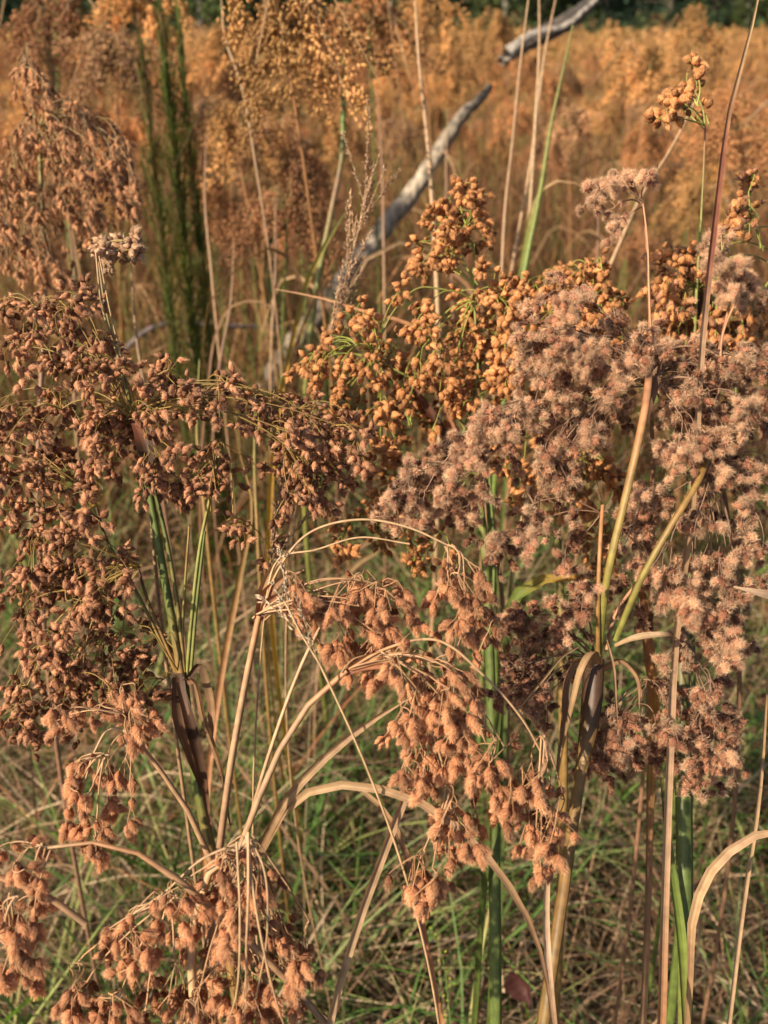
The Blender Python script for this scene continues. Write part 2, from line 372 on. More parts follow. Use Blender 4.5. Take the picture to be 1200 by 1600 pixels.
def woolgrass(label, nodes, stems, regions, seed, depth, kinds, size=1.0, pcol=(.35, .28, .06), rcol=(.42, .34, .09),
              rr=.0004, bracts=(), root=None, slen=.018, nspk=3.2, n_sub=(3, 6), dj=.035, gravity=.6, arch=.35, mult=1.0, hang=0.0, leaves=(), cap=300):
    rng = np.random.default_rng(seed)
    st0 = [(P(*p) if len(p) == 3 else P(p[0], p[1], depth)) for p in stems[0][0]]
    tg = st0[0] - st0[1]; tg = tg / (np.linalg.norm(tg) + 1e-9); k_ = min(.16, .35 * st0[0][2] * math.hypot(tg[0], tg[1])) / (math.hypot(tg[0], tg[1]) + 1e-6)
    base = np.array([st0[0][0] + tg[0] * k_, max(st0[0][1] + tg[1] * k_, .08), 0.0])
    t = thing('woolgrass', label, 'sedge', tuple(base), 'woolgrass plants standing close to the viewer')
    off = base
    pcol = np.array(pcol); rcol = np.array(rcol)
    N = [P(*n) if len(n) == 3 else P(n[0], n[1], depth) for n in nodes]
    for (pts, r, cols) in stems:
        q = [P(*p) if len(p) == 3 else P(p[0], p[1], depth) for p in pts]
        rooted = r[0] < 0
        if rooted: q = [base] + q; r = (-r[0],) + tuple(r[1:])
        c, par = smooth_curve(q, 10 + 6 * len(q), True)
        if rooted: par = np.maximum(par - 1, 0); prof = par / (len(q) - 2)
        else: prof = par / (len(q) - 1)
        mb = MB(); tube(mb, c - off, list(r), np.array(cols), 8, tri=True, prof=prof)
        mb.build('stem', M_STEM, t)
    spikes = []; ped = MB()
    def ray(a, b, lift, r0, r1, nm='ray'):
        v = b - a; h = math.hypot(v[0], v[1])
        ctrl = a + v * rng.uniform(.4, .6) + np.array([0, 0, 1]) * (lift * h + .1 * abs(min(v[2], 0))) * rng.uniform(.7, 1.2) + rng.normal(0, .004, 3)
        c = bez(a, ctrl, b, 12); c += np.cumsum(rng.normal(0, .0003, (12, 3)), axis=0) * np.linspace(0, 1, 12)[:, None]
        mb = MB(); tube(mb, c - off, [r0, r1], np.array([rcol * rng.uniform(.7, 1.2), pcol * rng.uniform(.7, 1.2)]), 4)
        mb.build('ray', M_STEM, t)
        return c
    for reg in regions:
        cx, cy, rx, ry, n, ni = reg[:6]; dd = reg[6] if len(reg) > 6 else depth
        kk = reg[7] if len(reg) > 7 else kinds
        nd = N[ni]; nx_, ny_, _ = proj(nd)
        vx, vy = nx_ - cx, ny_ - cy; vl = math.hypot(vx, vy) + 1e-6
        hubs = []
        if vl > 1.6 * max(rx, ry) and n > 1:
            for _h in range(1 + n // 5):
                f_ = min(rx, ry) * rng.uniform(.5, .95)
                hb = P(cx + vx / vl * f_ + rng.uniform(-.4, .4) * rx, cy + vy / vl * f_ - ry * .45 + rng.uniform(-.3, .3) * ry, dd + rng.uniform(-dj, dj) * .7)
                c = ray(nd + rng.normal(0, .0015, 3), hb, arch, rr * 1.6, rr * 1.15); hubs.append(c[-1])
        for _ in range(max(1, int(round(n * mult)))):
            a = rng.uniform(0, 6.283); q = math.sqrt(rng.uniform(0, 1))
            tgt = P(cx + rx * q * math.cos(a), cy + ry * q * math.sin(a), dd + rng.uniform(-dj, dj))
            n0 = hubs[rng.integers(len(hubs))] if hubs else nd + rng.normal(0, .0015, 3)
            c = ray(n0, tgt, arch * .9, rr * (1.0 if hubs else 1.3), rr * .8)
            ed = c[-1] - c[-2]; ed /= np.linalg.norm(ed)
            spray(rng, c[-1], ed, rng.integers(n_sub[0], n_sub[1] + 1), slen, nspk, size, spikes, ped, pcol, kk, gravity, hang)
            if rng.random() < .8:
                i = rng.integers(5, 11)
                spray(rng, c[i], c[i] - c[i - 1] + rng.normal(0, .002, 3), 1, slen, nspk, size, spikes, ped, pcol, kk, gravity, hang)
    ped.v = [v - off for v in ped.v]
    ped.build('pedicel', M_STEM, t, stuff=True)
    # the nearest in view as single parts, the rest as one
    def key(s):
        x, y, d = proj(s[0]); return d + (0 if -15 < x < 1215 and -15 < y < 1615 else 5)
    spikes.sort(key=key)
    rest = MB()
    for i, (p, d, s, k) in enumerate(spikes):
        B = basis(d, rng); v = rng.integers(NV)
        if i < cap:
            o = bpy.data.objects.new('spikelet', TMESH[k][v]); COL.objects.link(o); o.parent = t
            M = Matrix([list(B[r] * s) + [float((p - off)[r])] for r in range(3)] + [[0, 0, 0, 1]])
            o.matrix_local = M
        else:
            g = TLITE[k][v]; tone = rng.uniform(.75, 1.25)
            n0 = rest.n
            V = np.vstack(g.v) @ (B * s).T + (p - off); C = np.vstack(g.c).copy(); C[:, :3] *= tone
            rest.v.append(V); rest.c.append(C); rest.n += len(V)
            for Fc, mi in zip(g.f, g.mi): rest.f.append(Fc + n0); rest.mi.append(mi)
    rest.build('spikelet', [M_SPIKE, M_HAIR], t, stuff=True)
    for b in list(bracts) + list(leaves):
        pts, wd, cols = b[:3]; kw = b[3] if len(b) > 3 else {}
        q = [P(*p) if len(p) == 3 else P(p[0], p[1], depth) for p in pts]
        if kw.get('root'): q = [base + np.array([.01, 0, 0])] + q
        mb = MB(); ribbon(mb, smooth_curve(q, 24) - off, wd, np.array(cols), kw.get('hint'), kw.get('fold', .3), twist=kw.get('twist', 0))
        mb.build('leaf' if kw.get('leaf') else 'bract', M_LEAF, t)
    return t, len(spikes)

GREEN = (.085, .115, .025); YGREEN = (.19, .19, .045); OCHRE = (.23, .135, .04); STRAW = (.44, .29, .155); TAN = (.31, .19, .10)
DKBR = (.06, .03, .016); RUSTY = (.36, .17, .075); RED = (.26, .10, .06); BROWN = (.22, .12, .07)

# ------------------------------------------------------------------ ground
rs = random.Random(5); rg = np.random.default_rng(5)
def ground_z(x, y): return 0.03 * np.sin(x * 1.7 + 1) * np.cos(y * 1.3) + 0.015 * np.sin(x * 5.1) * np.sin(y * 4.3)
def make_ground():
    mb = MB()
    xs = np.concatenate([-np.geomspace(900, 6, 18), np.linspace(-5.5, 5.5, 60), np.geomspace(6, 900, 18)])
    ys = np.concatenate([[-60, -10, -3], np.linspace(-1, 12, 70), np.geomspace(13, 1400, 22)])
    X, Y = np.meshgrid(xs, ys); Z = ground_z(X, Y)
    V = np.stack([X, Y, Z], -1).reshape(-1, 3); nx = len(xs)
    i = (np.arange(len(ys) - 1)[:, None] * nx + np.arange(nx - 1)[None]).ravel()
    mb.add(V, np.stack([i, i + 1, i + 1 + nx, i + nx], -1), (.1, .07, .04))
    o = mb.build('ground', M_SOIL); o['kind'] = 'structure'
make_ground()

def clear_view(x, y):
    """keeps an opening in front of the fallen log"""
    u = 600 + F * x / (y * .9); return ~((y < 2.9) & (y > 1.5) & (u > 400) & (u < 640) & (rg.random(len(x)) < .9))
# ------------------------------------------------------------------ many thin blades at once
def blades(n, x, y, z, az, el, ln, wd, bend, cols, segs=5, wob=.12):
    """n arched blades; el start elevation, bend how far they tip over by the end (radians)"""
    t = np.linspace(0, 1, segs + 1)
    ang = el[:, None] - bend[:, None] * t[None]
    azz = az[:, None] + np.cumsum(rg.normal(0, wob, (n, segs + 1)), axis=1)
    st = (ln / segs)[:, None]
    dx = np.cos(ang) * np.cos(azz) * st; dy = np.cos(ang) * np.sin(azz) * st; dz = np.sin(ang) * st
    px = x[:, None] + np.cumsum(dx, 1) - dx; py = y[:, None] + np.cumsum(dy, 1) - dy; pz = z[:, None] + np.cumsum(dz, 1) - dz
    pz = np.maximum(pz, ground_z(px, py) + .003)
    Pp = np.stack([px, py, pz], -1)
    sd = rg.uniform(0, 6.283, n); S = np.stack([np.cos(sd), np.sin(sd), rg.normal(0, .3, n)], -1)[:, None]
    wt = (wd[:, None] * np.minimum(1, (1.02 - t[None]) * 2.2) ** .8)[..., None] / 2
    V = np.stack([Pp - S * wt, Pp + S * wt], 2).reshape(-1, 3)
    i = (np.arange(n)[:, None] * (segs + 1) * 2 + np.arange(segs)[None] * 2).ravel()
    Fq = np.stack([i, i + 1, i + 3, i + 2], -1)
    C = np.repeat(cols, (segs + 1) * 2, axis=0)
    return V, Fq, C
def pick(cols, n, var=.3):
    c = np.array(cols)[rg.integers(0, len(cols), n)]
    return c * rg.uniform(1 - var, 1 + var, (n, 1))
def wedge(n, y0, y1, spread=.5, pw=1.0):
    y = y0 + (y1 - y0) * rg.uniform(0, 1, n) ** pw
    x = rg.uniform(-1, 1, n) * (spread * y + .25)
    return x, y
STRAWS = [(.60, .45, .29), (.48, .34, .20), (.34, .22, .13), (.26, .16, .09), (.52, .38, .24), (.16, .09, .05), (.34, .20, .12), (.20, .13, .09), (.12, .07, .04)]
GREENS = [(.10, .185, .04), (.13, .22, .045), (.06, .12, .025), (.23, .25, .08), (.12, .18, .06), (.20, .26, .10), (.30, .27, .11)]

mb = MB()
n = 19000; x, y = wedge(n, .3, 4.2, .55, .8)
z = ground_z(x, y) + rg.uniform(0, .22, n)
mb.add(*blades(n, x, y, z, rg.uniform(0, 6.283, n), rg.uniform(-.1, .9, n), rg.uniform(.10, .42, n), rg.uniform(.001, .0042, n) * (1 + .8 * (rg.random(n) < .12)), rg.uniform(.2, 2.2, n), pick(STRAWS, n, .35)))
mb.build('dead_grass_thatch', M_GRASS, stuff=True)['label'] = 'matted dead straw coloured grass lying on the ground'
mb = MB()
n = 26000; x, y = wedge(n, .35, 4.5, .55, .8)
keep = (.5 + .5 * np.sin(x * 5.3 + 1.2 * np.sin(y * 4)) * np.cos(y * 3.7 + x)) > rg.uniform(.1, 1, n); x = x[keep]; y = y[keep]; n = len(x)
mb.add(*blades(n, x, y, ground_z(x, y), rg.uniform(0, 6.283, n), rg.uniform(.8, 1.5, n), rg.uniform(.18, .66, n), rg.uniform(.0018, .0066, n), rg.uniform(.2, 1.6, n), pick(GREENS, n, .35), 6))
mb.build('green_grass', M_GRASS, stuff=True)['label'] = 'fresh green grass growing up through the dead thatch'
mb = MB()
n = 3600; x, y = wedge(n, .7, 4.5, .55, .8); keep = clear_view(x, y); x = x[keep]; y = y[keep]; n = len(x)
mb.add(*blades(n, x, y, ground_z(x, y), rg.uniform(0, 6.283, n), rg.uniform(.9, 1.5, n), rg.uniform(.3, .85, n), rg.uniform(.0012, .004, n), rg.uniform(.3, 2.4, n), pick(STRAWS + [(.36, .26, .08), (.33, .15, .07)], n, .3), 7))
mb.build('dry_grass', M_GRASS, stuff=True)['label'] = 'tall dry grass stems bending above the green grass'

def leafy(n, x, y, h, cols, lw, ll, m=14):
    """small broad leaved seedlings: stem plus pointed leaves"""
    mb = MB()
    for i in range(n):
        b = np.array([x[i], y[i], ground_z(x[i], y[i])]); hh = h[i]
        lean = rg.normal(0, .18, 2) * hh
        top = b + np.array([lean[0], lean[1], hh]); c = pick(cols, 1)[0]
        tube(mb, bez(b, (b + top) / 2 + [0, 0, hh * .1], top, 4), [.0016, .0007], c * .8, 3)
        for k in range(m):
            t = (k + 1) / m; p = b + (top - b) * t; a = k * 2.4 + rg.uniform(-.3, .3)
            d = np.array([math.cos(a), math.sin(a), rg.uniform(-.1, .7)]); d /= np.linalg.norm(d)
            L_ = ll * rg.uniform(.6, 1.2) * (1.1 - .5 * t); s = np.cross(d, [0, 0, 1.0]); s /= np.linalg.norm(s); W_ = lw * rg.uniform(.7, 1.2)
            q = np.array([p, p + d * L_ * .45 + s * W_ / 2, p + d * L_ - [0, 0, L_ * .25], p + d * L_ * .45 - s * W_ / 2, p + d * L_ * .45 - [0, 0, W_ * .18]])
            mb.add(q, np.array([[0, 1, 4], [1, 2, 4], [2, 3, 4], [3, 0, 4]]), c * rg.uniform(.8, 1.25))
    return mb
n = 230; x, y = wedge(n, 1.2, 4.6, .5, 1.0)
leafy(n, x, y, rg.uniform(.1, .42, n), [(.07, .16, .03), (.10, .20, .05), (.14, .22, .05), (.06, .12, .035)], .016, .034).build('leafy_weeds', M_GRASS, stuff=True)['label'] = 'low leafy green weeds among the grass'
n = 50; x = rg.uniform(-1.5, .6, n); y = rg.uniform(2.6, 4.6, n)
leafy(n, x, y, rg.uniform(.3, .75, n), [(.06, .13, .03), (.08, .18, .045), (.05, .10, .03)], .024, .045, 20).build('leafy_undergrowth', M_GRASS, stuff=True)['label'] = 'leafy green undergrowth behind the seed heads'

# ------------------------------------------------------------------ woolgrass of the field behind (prototypes with parts)
def head_mesh(seed, tint, nray, R, droop, step=1.0, nper=48):
    rng = np.random.default_rng(seed); mb = MB(); tint = np.array(tint)
    for r in range(nray):
        az = r * 2.4 + rng.uniform(-.5, .5); el = rng.uniform(.1, 1.45); L_ = R * rng.uniform(.5, 1.1)
        d = np.array([math.cos(az) * math.cos(el), math.sin(az) * math.cos(el), math.sin(el)])
        end = d * L_ - np.array([0, 0, droop * R * rng.uniform(.3, 1.1) * math.cos(el)])
        c = bez(np.zeros(3), d * L_ * .75 + [0, 0, .03], end, 6)
        tube(mb, c, [.0011, .0006], (.26, .19, .07), 3, 1)
        tone = tint * rng.uniform(.6, 1.35)
        for s in range(rng.integers(2, 4)):      # tassels hanging along the ray
            p = c[-1 - s] if s < 3 else c[2]
            ax = np.array([d[0] * .5, d[1] * .5, -1.0]) + rng.normal(0, .35, 3); ax /= np.linalg.norm(ax); tl = rng.uniform(.04, .085)
            for e in range(int(nper * step)):
                u = rng.uniform(0, 1); q = p + ax * tl * u + rng.normal(0, .003 + .006 * math.sin(u * 3.0), 3)
                V, Ft = tiny_geo(rng.integers(99)); B = basis(ax + rng.normal(0, .5, 3), rng)
                mb.add((V * rng.uniform(.75, 1.2)) @ B.T + q, Ft, tone * rng.uniform(.7, 1.25) * np.array([1, rng.uniform(.94, 1.06), rng.uniform(.9, 1.1)]), 0)
    return mb
TINTS = {'rust': (.58, .285, .12), 'gold': (.68, .38, .145), 'tan': (.56, .33, .17), 'brown': (.46, .225, .105), 'pale': (.55, .36, .21)}
def proto(seed, tint, h, R, droop, nray, green):
    rng = np.random.default_rng(seed)
    t = thing('woolgrass', 'woolgrass standing in the field', 'sedge')
    lean = rng.normal(0, .05, 2)
    top = np.array([lean[0], lean[1], h])
    mb = MB(); tube(mb, bez(np.zeros(3), np.array([0, 0, h * .5]), top, 10), [.0032, .0022], np.array([BROWN, (.20, .20, .05) if green else OCHRE, (.12, .16, .04) if green else RUSTY]), 5)
    mb.build('stem', M_STEM, t)
    hm = head_mesh(seed, TINTS[tint], nray, R, droop)
    for v in hm.v: v += top
    hm.build('flower_head', [M_SPIKE, M_STEM], t)
    for k in range(3):
        a = rng.uniform(0, 6.283); d = np.array([math.cos(a), math.sin(a), 0]); l = rng.uniform(.08, .2)
        mb = MB(); ribbon(mb, top + np.array([[0, 0, -.01], *(d * l * .4 + [0, 0, l * .4])[None], *(d * l + [0, 0, -l * rng.uniform(-.3, 1.2)])[None]]), [.005, .004, .0008], np.array([BROWN, STRAW]), across=3)
        mb.build('bract', M_LEAF, t)
    for k in range(9):
        a = rng.uniform(0, 6.283); d = np.array([math.cos(a), math.sin(a), 0]); z0 = rng.uniform(.03, h * .75); l = rng.uniform(.2, .5)
        base = np.array([0, 0, z0]) + np.array([*(lean * z0 / h), 0])
        up = rng.uniform(.3, 1.0)
        mb = MB(); ribbon(mb, smooth_curve([base, base + d * l * .25 + [0, 0, l * .45 * up], base + d * l * .7 + [0, 0, l * .2 * up], base + d * l * .85 - [0, 0, l * .45]], 10), [.007, .006, .004, .001],
                          np.array(rng.permutation([RUSTY, BROWN, STRAW, TAN, (.16, .19, .05) if green else OCHRE])[:2]), across=3, twist=rng.uniform(-1, 1))
        mb.build('leaf', M_LEAF, t)
    return t
protos = [proto(100, 'rust', 1.24, .10, 1.0, 17, True), proto(101, 'gold', 1.30, .105, .9, 18, False), proto(102, 'tan', 1.20, .11, 1.2, 18, False),
          proto(103, 'brown', 1.15, .095, 1.0, 16, True), proto(104, 'rust', 1.33, .09, .9, 16, False), proto(105, 'gold', 1.22, .12, 1.1, 19, True)]
PH = [1.24, 1.30, 1.20, 1.15, 1.33, 1.22]
used = [False] * 6
def place(k, x, y, s, rz, label, group):
    o = protos[k] if not used[k] else copy_tree(protos[k]); used[k] = True
    o.location = (x, y, float(ground_z(x, y))); o.rotation_euler = (0, 0, rz); o.scale = (s, s, s)
    o['label'] = label; o['group'] = group; return o
# heads that can be told apart: pixel of the umbel's centre, distance, prototype
NAMED = [
    (228, 5, 1.9, 1, 'orange woolgrass head at the top edge above the big tan one'),
    (105, 105, 1.9, 2, 'soft brown woolgrass head close behind the big tan drooping one'),
    (330, 130, 2.9, 1, 'golden woolgrass clump below the dark far trees, right of the green column'),
    (365, 225, 2.0, 2, 'blurred woolgrass head with a pale bent stem right of the green column'),
    (435, 190, 1.75, 1, 'blurred orange woolgrass head with straw top in the upper middle left'),
    (485, 250, 1.9, 0, 'blurred rust woolgrass head left of the brown thin stem'),
    (395, 300, 1.6, 3, 'blurred dark rust woolgrass head above the leafy undergrowth'),
    (345, 350, 2.3, 3, 'low dark brown woolgrass head between the green column and dry culms'),
    (540, 55, 1.3, 1, 'orange woolgrass head on a green stem at the top edge, left one of a pair'),
    (705, 8, 2.3, 1, 'golden woolgrass head at the top edge left of the broken log end'),
    (625, 200, 3.5, 0, 'blurred rust woolgrass head just left of the leaning log'),
    (735, 210, 3.5, 0, 'blurred orange woolgrass head behind the upper log'),
    (1000, 100, 2.4, 1, 'wide golden woolgrass clump right of the broken log tip'),
    (1170, 190, 1.8, 4, 'rust red woolgrass head at the right edge of the field'),
    (335, 90, 2.3, 1, 'golden woolgrass head between the green column and the top centre'),
    (420, 110, 2.6, 5, 'wide golden woolgrass head right of the thin straw culm at the top'),
    (345, 300, 2.2, 0, 'blurred rust woolgrass head beside the right flank of the green column'),
    (440, 340, 2.1, 3, 'blurred brown woolgrass head low in the gap above the dead branch'),
    (560, 150, 3.4, 0, 'blurred rust woolgrass head between the green culm and the log'),
    (690, 95, 3.5, 5, 'golden woolgrass head between the two pieces of the log'),
    (840, 130, 3.5, 0, 'rust woolgrass head behind the pale straw culms'),
    (935, 190, 2.6, 2, 'tan woolgrass head behind the green culm with the dark node'),
    (1040, 90, 2.7, 1, 'golden woolgrass head left of the lone upper right cluster'),
    (1120, 60, 2.9, 5, 'broad golden woolgrass head beside the tall reddish blade at the top'),
    (990, 210, 2.7, 0, 'rust woolgrass head above the hooked woolly cluster'),
    (750, 50, 3.5, 1, 'golden woolgrass head close left of the broken log end'),
    (165, 190, 2.4, 0, 'rust woolgrass head between the big tan head and the green column'),
    (500, 215, 2.3, 5, 'soft golden woolgrass head between the dry culms left of the chaffy panicle'),
    (640, 130, 3.5, 5, 'golden woolgrass head behind the upper middle part of the log'),
    (600, 20, 1.9, 0, 'rust woolgrass head at the top edge, second of the pair with green stems'),
    (280, 190, 2.6, 2, 'tan woolgrass head touching the right side of the green column'),
    (385, 170, 2.2, 0, 'rust woolgrass head just above the pale bent culm'),
    (20, 30, 1.9, 3, 'brown woolgrass head in the upper left corner'),
]
for (px, py, d, k, lab) in NAMED:
    p = P(px, py, d); s = (p[2] - .0) / (PH[k]); s = max(.7, min(1.25, s))
    place(k, p[0], p[1], s, rs.uniform(0, 6.28), lab, 'woolgrass heads blurred just behind')
cnt = 0
for i in range(2000):
    if cnt >= 260: break
    y = 2.2 + 7.2 * rs.random() ** .9; x = rs.uniform(-1, 1) * (.47 * y + .2)
    uu = 600 + F * x / y * .88
    if y < 3.4 and 440 < uu < 930 or y < 2.4 and 150 < uu < 380: continue
    if y < 3.0 and -.45 < x < .25 and rs.random() < .35: continue
    s = rs.uniform(.76, .98); k = rs.randrange(6)
    tint = ['rusty', 'golden', 'light tan', 'dark brown', 'tall rusty', 'wide golden'][k]
    u = 600 + F * x / y; side = ['at the left edge', 'behind the big tan head', 'left of the green column', 'right of the green column', 'behind the upper left dry culms', 'behind the top centre heads', 'above the chaffy panicle', 'behind the middle of the log', 'below the broken log top', 'behind the pale straw culms', 'behind the hooked woolly cluster', 'left of the lone cluster', 'behind the lone cluster', 'at the right edge'][int(min(13, max(0, u * 14 // 1200)))]
    far = 'in near rows' if y < 4 else ('midway out' if y < 6.5 else 'far out')
    place(k, x, y, s, rs.uniform(0, 6.28), tint + ' woolgrass ' + far + ' ' + side, 'woolgrass crowding the field behind'); cnt += 1

# the rest of the field out to the trees: one mass, coarser with distance
mb = MB(); LP = [head_mesh(200 + i, TINTS[['rust', 'gold', 'tan', 'gold'][i % 4]], 8, .15, .9, nper=13) for i in range(8)]
for i, l in enumerate(LP):
    l.V = np.vstack(l.v); l.C = np.vstack(l.c); l.F3 = np.vstack([f for f in l.f if f.shape[1] == 3]); l.F4 = np.vstack([f for f in l.f if f.shape[1] == 4])
def far_head(x, y, z, s, i, tone):
    l = LP[i]; a = rs.uniform(0, 6.28); R = np.array([[math.cos(a), -math.sin(a), 0], [math.sin(a), math.cos(a), 0], [0, 0, 1]])
    n0 = mb.n; C = l.C.copy(); C[:, :3] *= tone
    mb.v.append((l.V * s) @ R.T + [x, y, z]); mb.c.append(C); mb.n += len(C)
    mb.f.append(l.F3 + n0); mb.mi.append(np.zeros(len(l.F3), int))
for i in range(800):
    y = 8.5 + 14 * rs.random() ** .9; x = rs.uniform(-1, 1) * (.46 * y + .3)
    far_head(x, y, rs.gauss(1.14, .16), 1.1 + (y - 8) * .05, rs.randrange(8), rs.uniform(.6, 1.1))
mb.build('woolgrass_field', [M_SPIKE, M_STEM], stuff=True)['label'] = 'orange woolgrass heads filling the field toward the trees'
# far tufts as loose leafy triangles
n = 150000
y = 17 + 48 * rg.uniform(0, 1, n) ** .8; x = rg.uniform(-1, 1, n) * (.46 * y + 1)
hgt = .98 + .2 * np.sin(x * 4.1 + y) + .26 * np.sin(x * 1.9 + np.sin(y * .8) * 2) * np.cos(y * 1.3 + x) + rg.normal(0, .09, n)
z = np.where(rg.random(n) < .75, hgt, rg.uniform(.3, 1.1, n))
ctr = np.stack([x, y, z], -1)
sz = (.03 + .0022 * y)[:, None, None]
V = (ctr[:, None] + rg.normal(0, 1, (n, 3, 3)) * sz * [1, 1, .9]).reshape(-1, 3)
patch = .5 + .5 * np.sin(x * .35 + 2) * np.sin(y * .22 + x * .1)
cc = (np.array([(.47, .25, .095)]) * patch[:, None] + np.array([(.44, .27, .11)]) * (1 - patch[:, None])) * rg.uniform(.6, 1.3, (n, 1))
g = rg.random(n) < .06; cc[g] = np.array([.2, .22, .07])
mb = MB(); mb.add(V, np.arange(n * 3).reshape(-1, 3), np.repeat(cc, 3, axis=0))
mb.build('distant_woolgrass_field', M_GRASS, stuff=True)['label'] = 'distant orange field merging below the dark trees'
# stems and dead leaves under the heads of the field
mb = MB()
n = 19000; x, y = wedge(n, 1.9, 9, .5, .9)
keep = clear_view(x, y); x = x[keep]; y = y[keep]; n = len(x)
mb.add(*blades(n, x, y, ground_z(x, y), rg.uniform(0, 6.283, n), rg.uniform(1.2, 1.57, n), rg.uniform(.35, 1.05, n), rg.uniform(.002, .006, n), rg.uniform(.0, 1.6, n),
               pick([(.20, .095, .05), (.30, .14, .07), (.13, .06, .035), (.38, .22, .10), (.12, .15, .035), (.24, .11, .055), (.26, .11, .055)], n, .3), 6, .06))
mb.build('dead_sedge_leaves', M_GRASS, stuff=True)['label'] = 'dense upright reddish dead sedge leaves under the heads'
mb = MB()
n = 12000; x, y = wedge(n, 9, 22, .5, .9)
mb.add(*blades(n, x, y, ground_z(x, y), rg.uniform(0, 6.283, n), rg.uniform(1.2, 1.57, n), rg.uniform(.6, 1.15, n), rg.uniform(.006, .014, n), rg.uniform(.0, 1.2, n),
               pick([(.30, .15, .06), (.36, .20, .08), (.20, .16, .05), (.40, .25, .11)], n, .3), 3, .06))
mb.build('far_sedge_leaves', M_GRASS, stuff=True)['label'] = 'upright brown sedge leaves further out in the field'

# ------------------------------------------------------------------ tall green feathery plants
def feathery(label, px, py0, d, wpx, cols, seed, nb=900):
    rng = np.random.default_rng(seed)
    top = P(px, py0, d); b = np.array([top[0], top[1], 0.0]); h = top[2]; wr = wpx / 2 * d / F
    t = thing('feathery_weed', label, 'weed', tuple(b), 'tall feathery weeds')
    mb = MB(); tube(mb, bez(np.zeros(3), np.array([.01, 0, h * .5]), np.array([0, 0, h]), 8), [.005, .0015], (.13, .12, .04), 5); mb.build('stem', M_STEM, t)
    mb = MB()
    for i in range(nb):
        z = h * (.12 + .88 * rng.random()); a = rng.uniform(0, 6.283); r = wr * rng.uniform(.05, 1.0) ** 1.3 * (1 + .35 * math.sin(z * 23 + a)) * (1 if z < h * .8 else max(.15, (h - z) / (h * .2)))
        p = np.array([0, 0, z]); q = p + np.array([math.cos(a) * r, math.sin(a) * r, rng.uniform(.01, .12)])
        c = np.array(cols[rng.integers(len(cols))]) * rng.uniform(.7, 1.3)
        pts = bez(p, (p + q) / 2 - [0, 0, .01], q, 4); tt = np.cross(q - p, [0, 0, 1.0]); tt /= np.linalg.norm(tt) + 1e-9
        w_ = .0016
        V = np.concatenate([pts - tt * w_, pts + tt * w_]); mb.add(V, np.array([[0, 1, 5, 4], [1, 2, 6, 5], [2, 3, 7, 6]]), c)
        for s in range(3):
            u = pts[1 + s % 3]; e = u + rng.normal(0, 1, 3) * [.012, .012, .008] + [0, 0, .012]
            mb.add(np.array([u, e, (u + e) / 2 + tt * .0022]), np.array([[0, 1, 2]]), c * rng.uniform(.8, 1.2))
    mb.build('foliage', M_GRASS, t, stuff=True)
    return t
feathery('tallest blurred olive green feathery weed, centre of the green column', 255, 60, 1.72, 110, [(.11, .15, .03), (.08, .12, .025), (.15, .17, .04), (.20, .14, .06)], 7, 900)
feathery('olive green feathery weed on the left side of the green column', 225, 120, 1.7, 100, [(.11, .14, .03), (.09, .12, .03), (.17, .15, .05), (.22, .14, .06)], 17, 650)
feathery('olive green feathery weed on the right side of the green column', 285, 100, 1.75, 95, [(.11, .15, .035), (.08, .12, .025), (.15, .15, .04), (.22, .14, .06)], 18, 650)
feathery('brownish feathery weed at the upper left corner behind the tan head', 60, -30, 2.6, 150, [(.20, .12, .07), (.16, .11, .06), (.12, .10, .05)], 8, 1300)
feathery('thin dull green weed beside the dark gap in the undergrowth', 420, 330, 2.9, 60, [(.06, .10, .03), (.09, .12, .04)], 9, 500)

# ------------------------------------------------------------------ leaning grey log and fallen branches
def wood(label, name, cat, pts, rad, cols, seed, sides=14, knots=True, tail=None):
    rng = np.random.default_rng(seed)
    q = [P(*p) for p in pts]
    if tail is not None: q = [np.array(tail)] + q
    b = q[0].copy(); c = smooth_curve(q, 46)
    c[1:-1] += rng.normal(0, rad[0] * .06, (44, 3))
    mb = MB(); tube(mb, c - b, rad, np.array(cols), sides)
    V = mb.v[0]; ctr = np.repeat(c - b, sides, axis=0); k = len(V)
    V[:] = ctr + (V - ctr) * (1 + .18 * np.sin(np.arange(k) % sides * 2.3) + rng.normal(0, .05, k))[:, None]
    o = mb.build(name, M_BARK); o.location = b; tag(o, label, cat)
    return o, c
wood('dead grey leaning log crossing the upper middle', 'dead_log', 'log',
     [(400, 640, 2.85), (442, 564, 2.75), (521, 462, 2.7), (577, 386, 2.7), (611, 343, 2.7), (645, 300, 2.7), (690, 230, 2.7), (720, 182, 2.7), (747, 158, 2.7), (766, 134, 2.72)], [.032, .032, .032, .030, .028, .026, .024, .021, .017, .010],
     [(.18, .14, .105), (.27, .22, .165), (.36, .30, .23), (.38, .32, .24), (.10, .08, .06)], 3, 16)
wood('grey forked top of the dead log, pale at its broken end', 'broken_log_top', 'log',
     [(783, 96, 3.1), (825, 66, 3.15), (868, 44, 3.2), (915, 12, 3.3), (960, -40, 3.4)], [.016, .028, .030, .022, .018], [(.30, .25, .20), (.12, .095, .075), (.10, .085, .07), (.09, .075, .06)], 4, 14)
wood('thin bleached branch lying along the broken log top', 'bleached_branch', 'branch', [(790, 86, 3.02), (835, 54, 3.05), (880, 42, 3.08), (932, 0, 3.1)], [.02, .010, .007], [(.34, .30, .25), (.30, .26, .22)], 6, 8)
wood('thin purplish grey dead branch arching low at the left of the log', 'dead_branch', 'branch', [(185, 560, 2.3), (225, 520, 2.35), (265, 504, 2.4), (330, 508, 2.45), (440, 512, 2.6)], [.006, .007, .006, .005, .003], [(.16, .13, .12), (.24, .20, .19)], 8, 8)

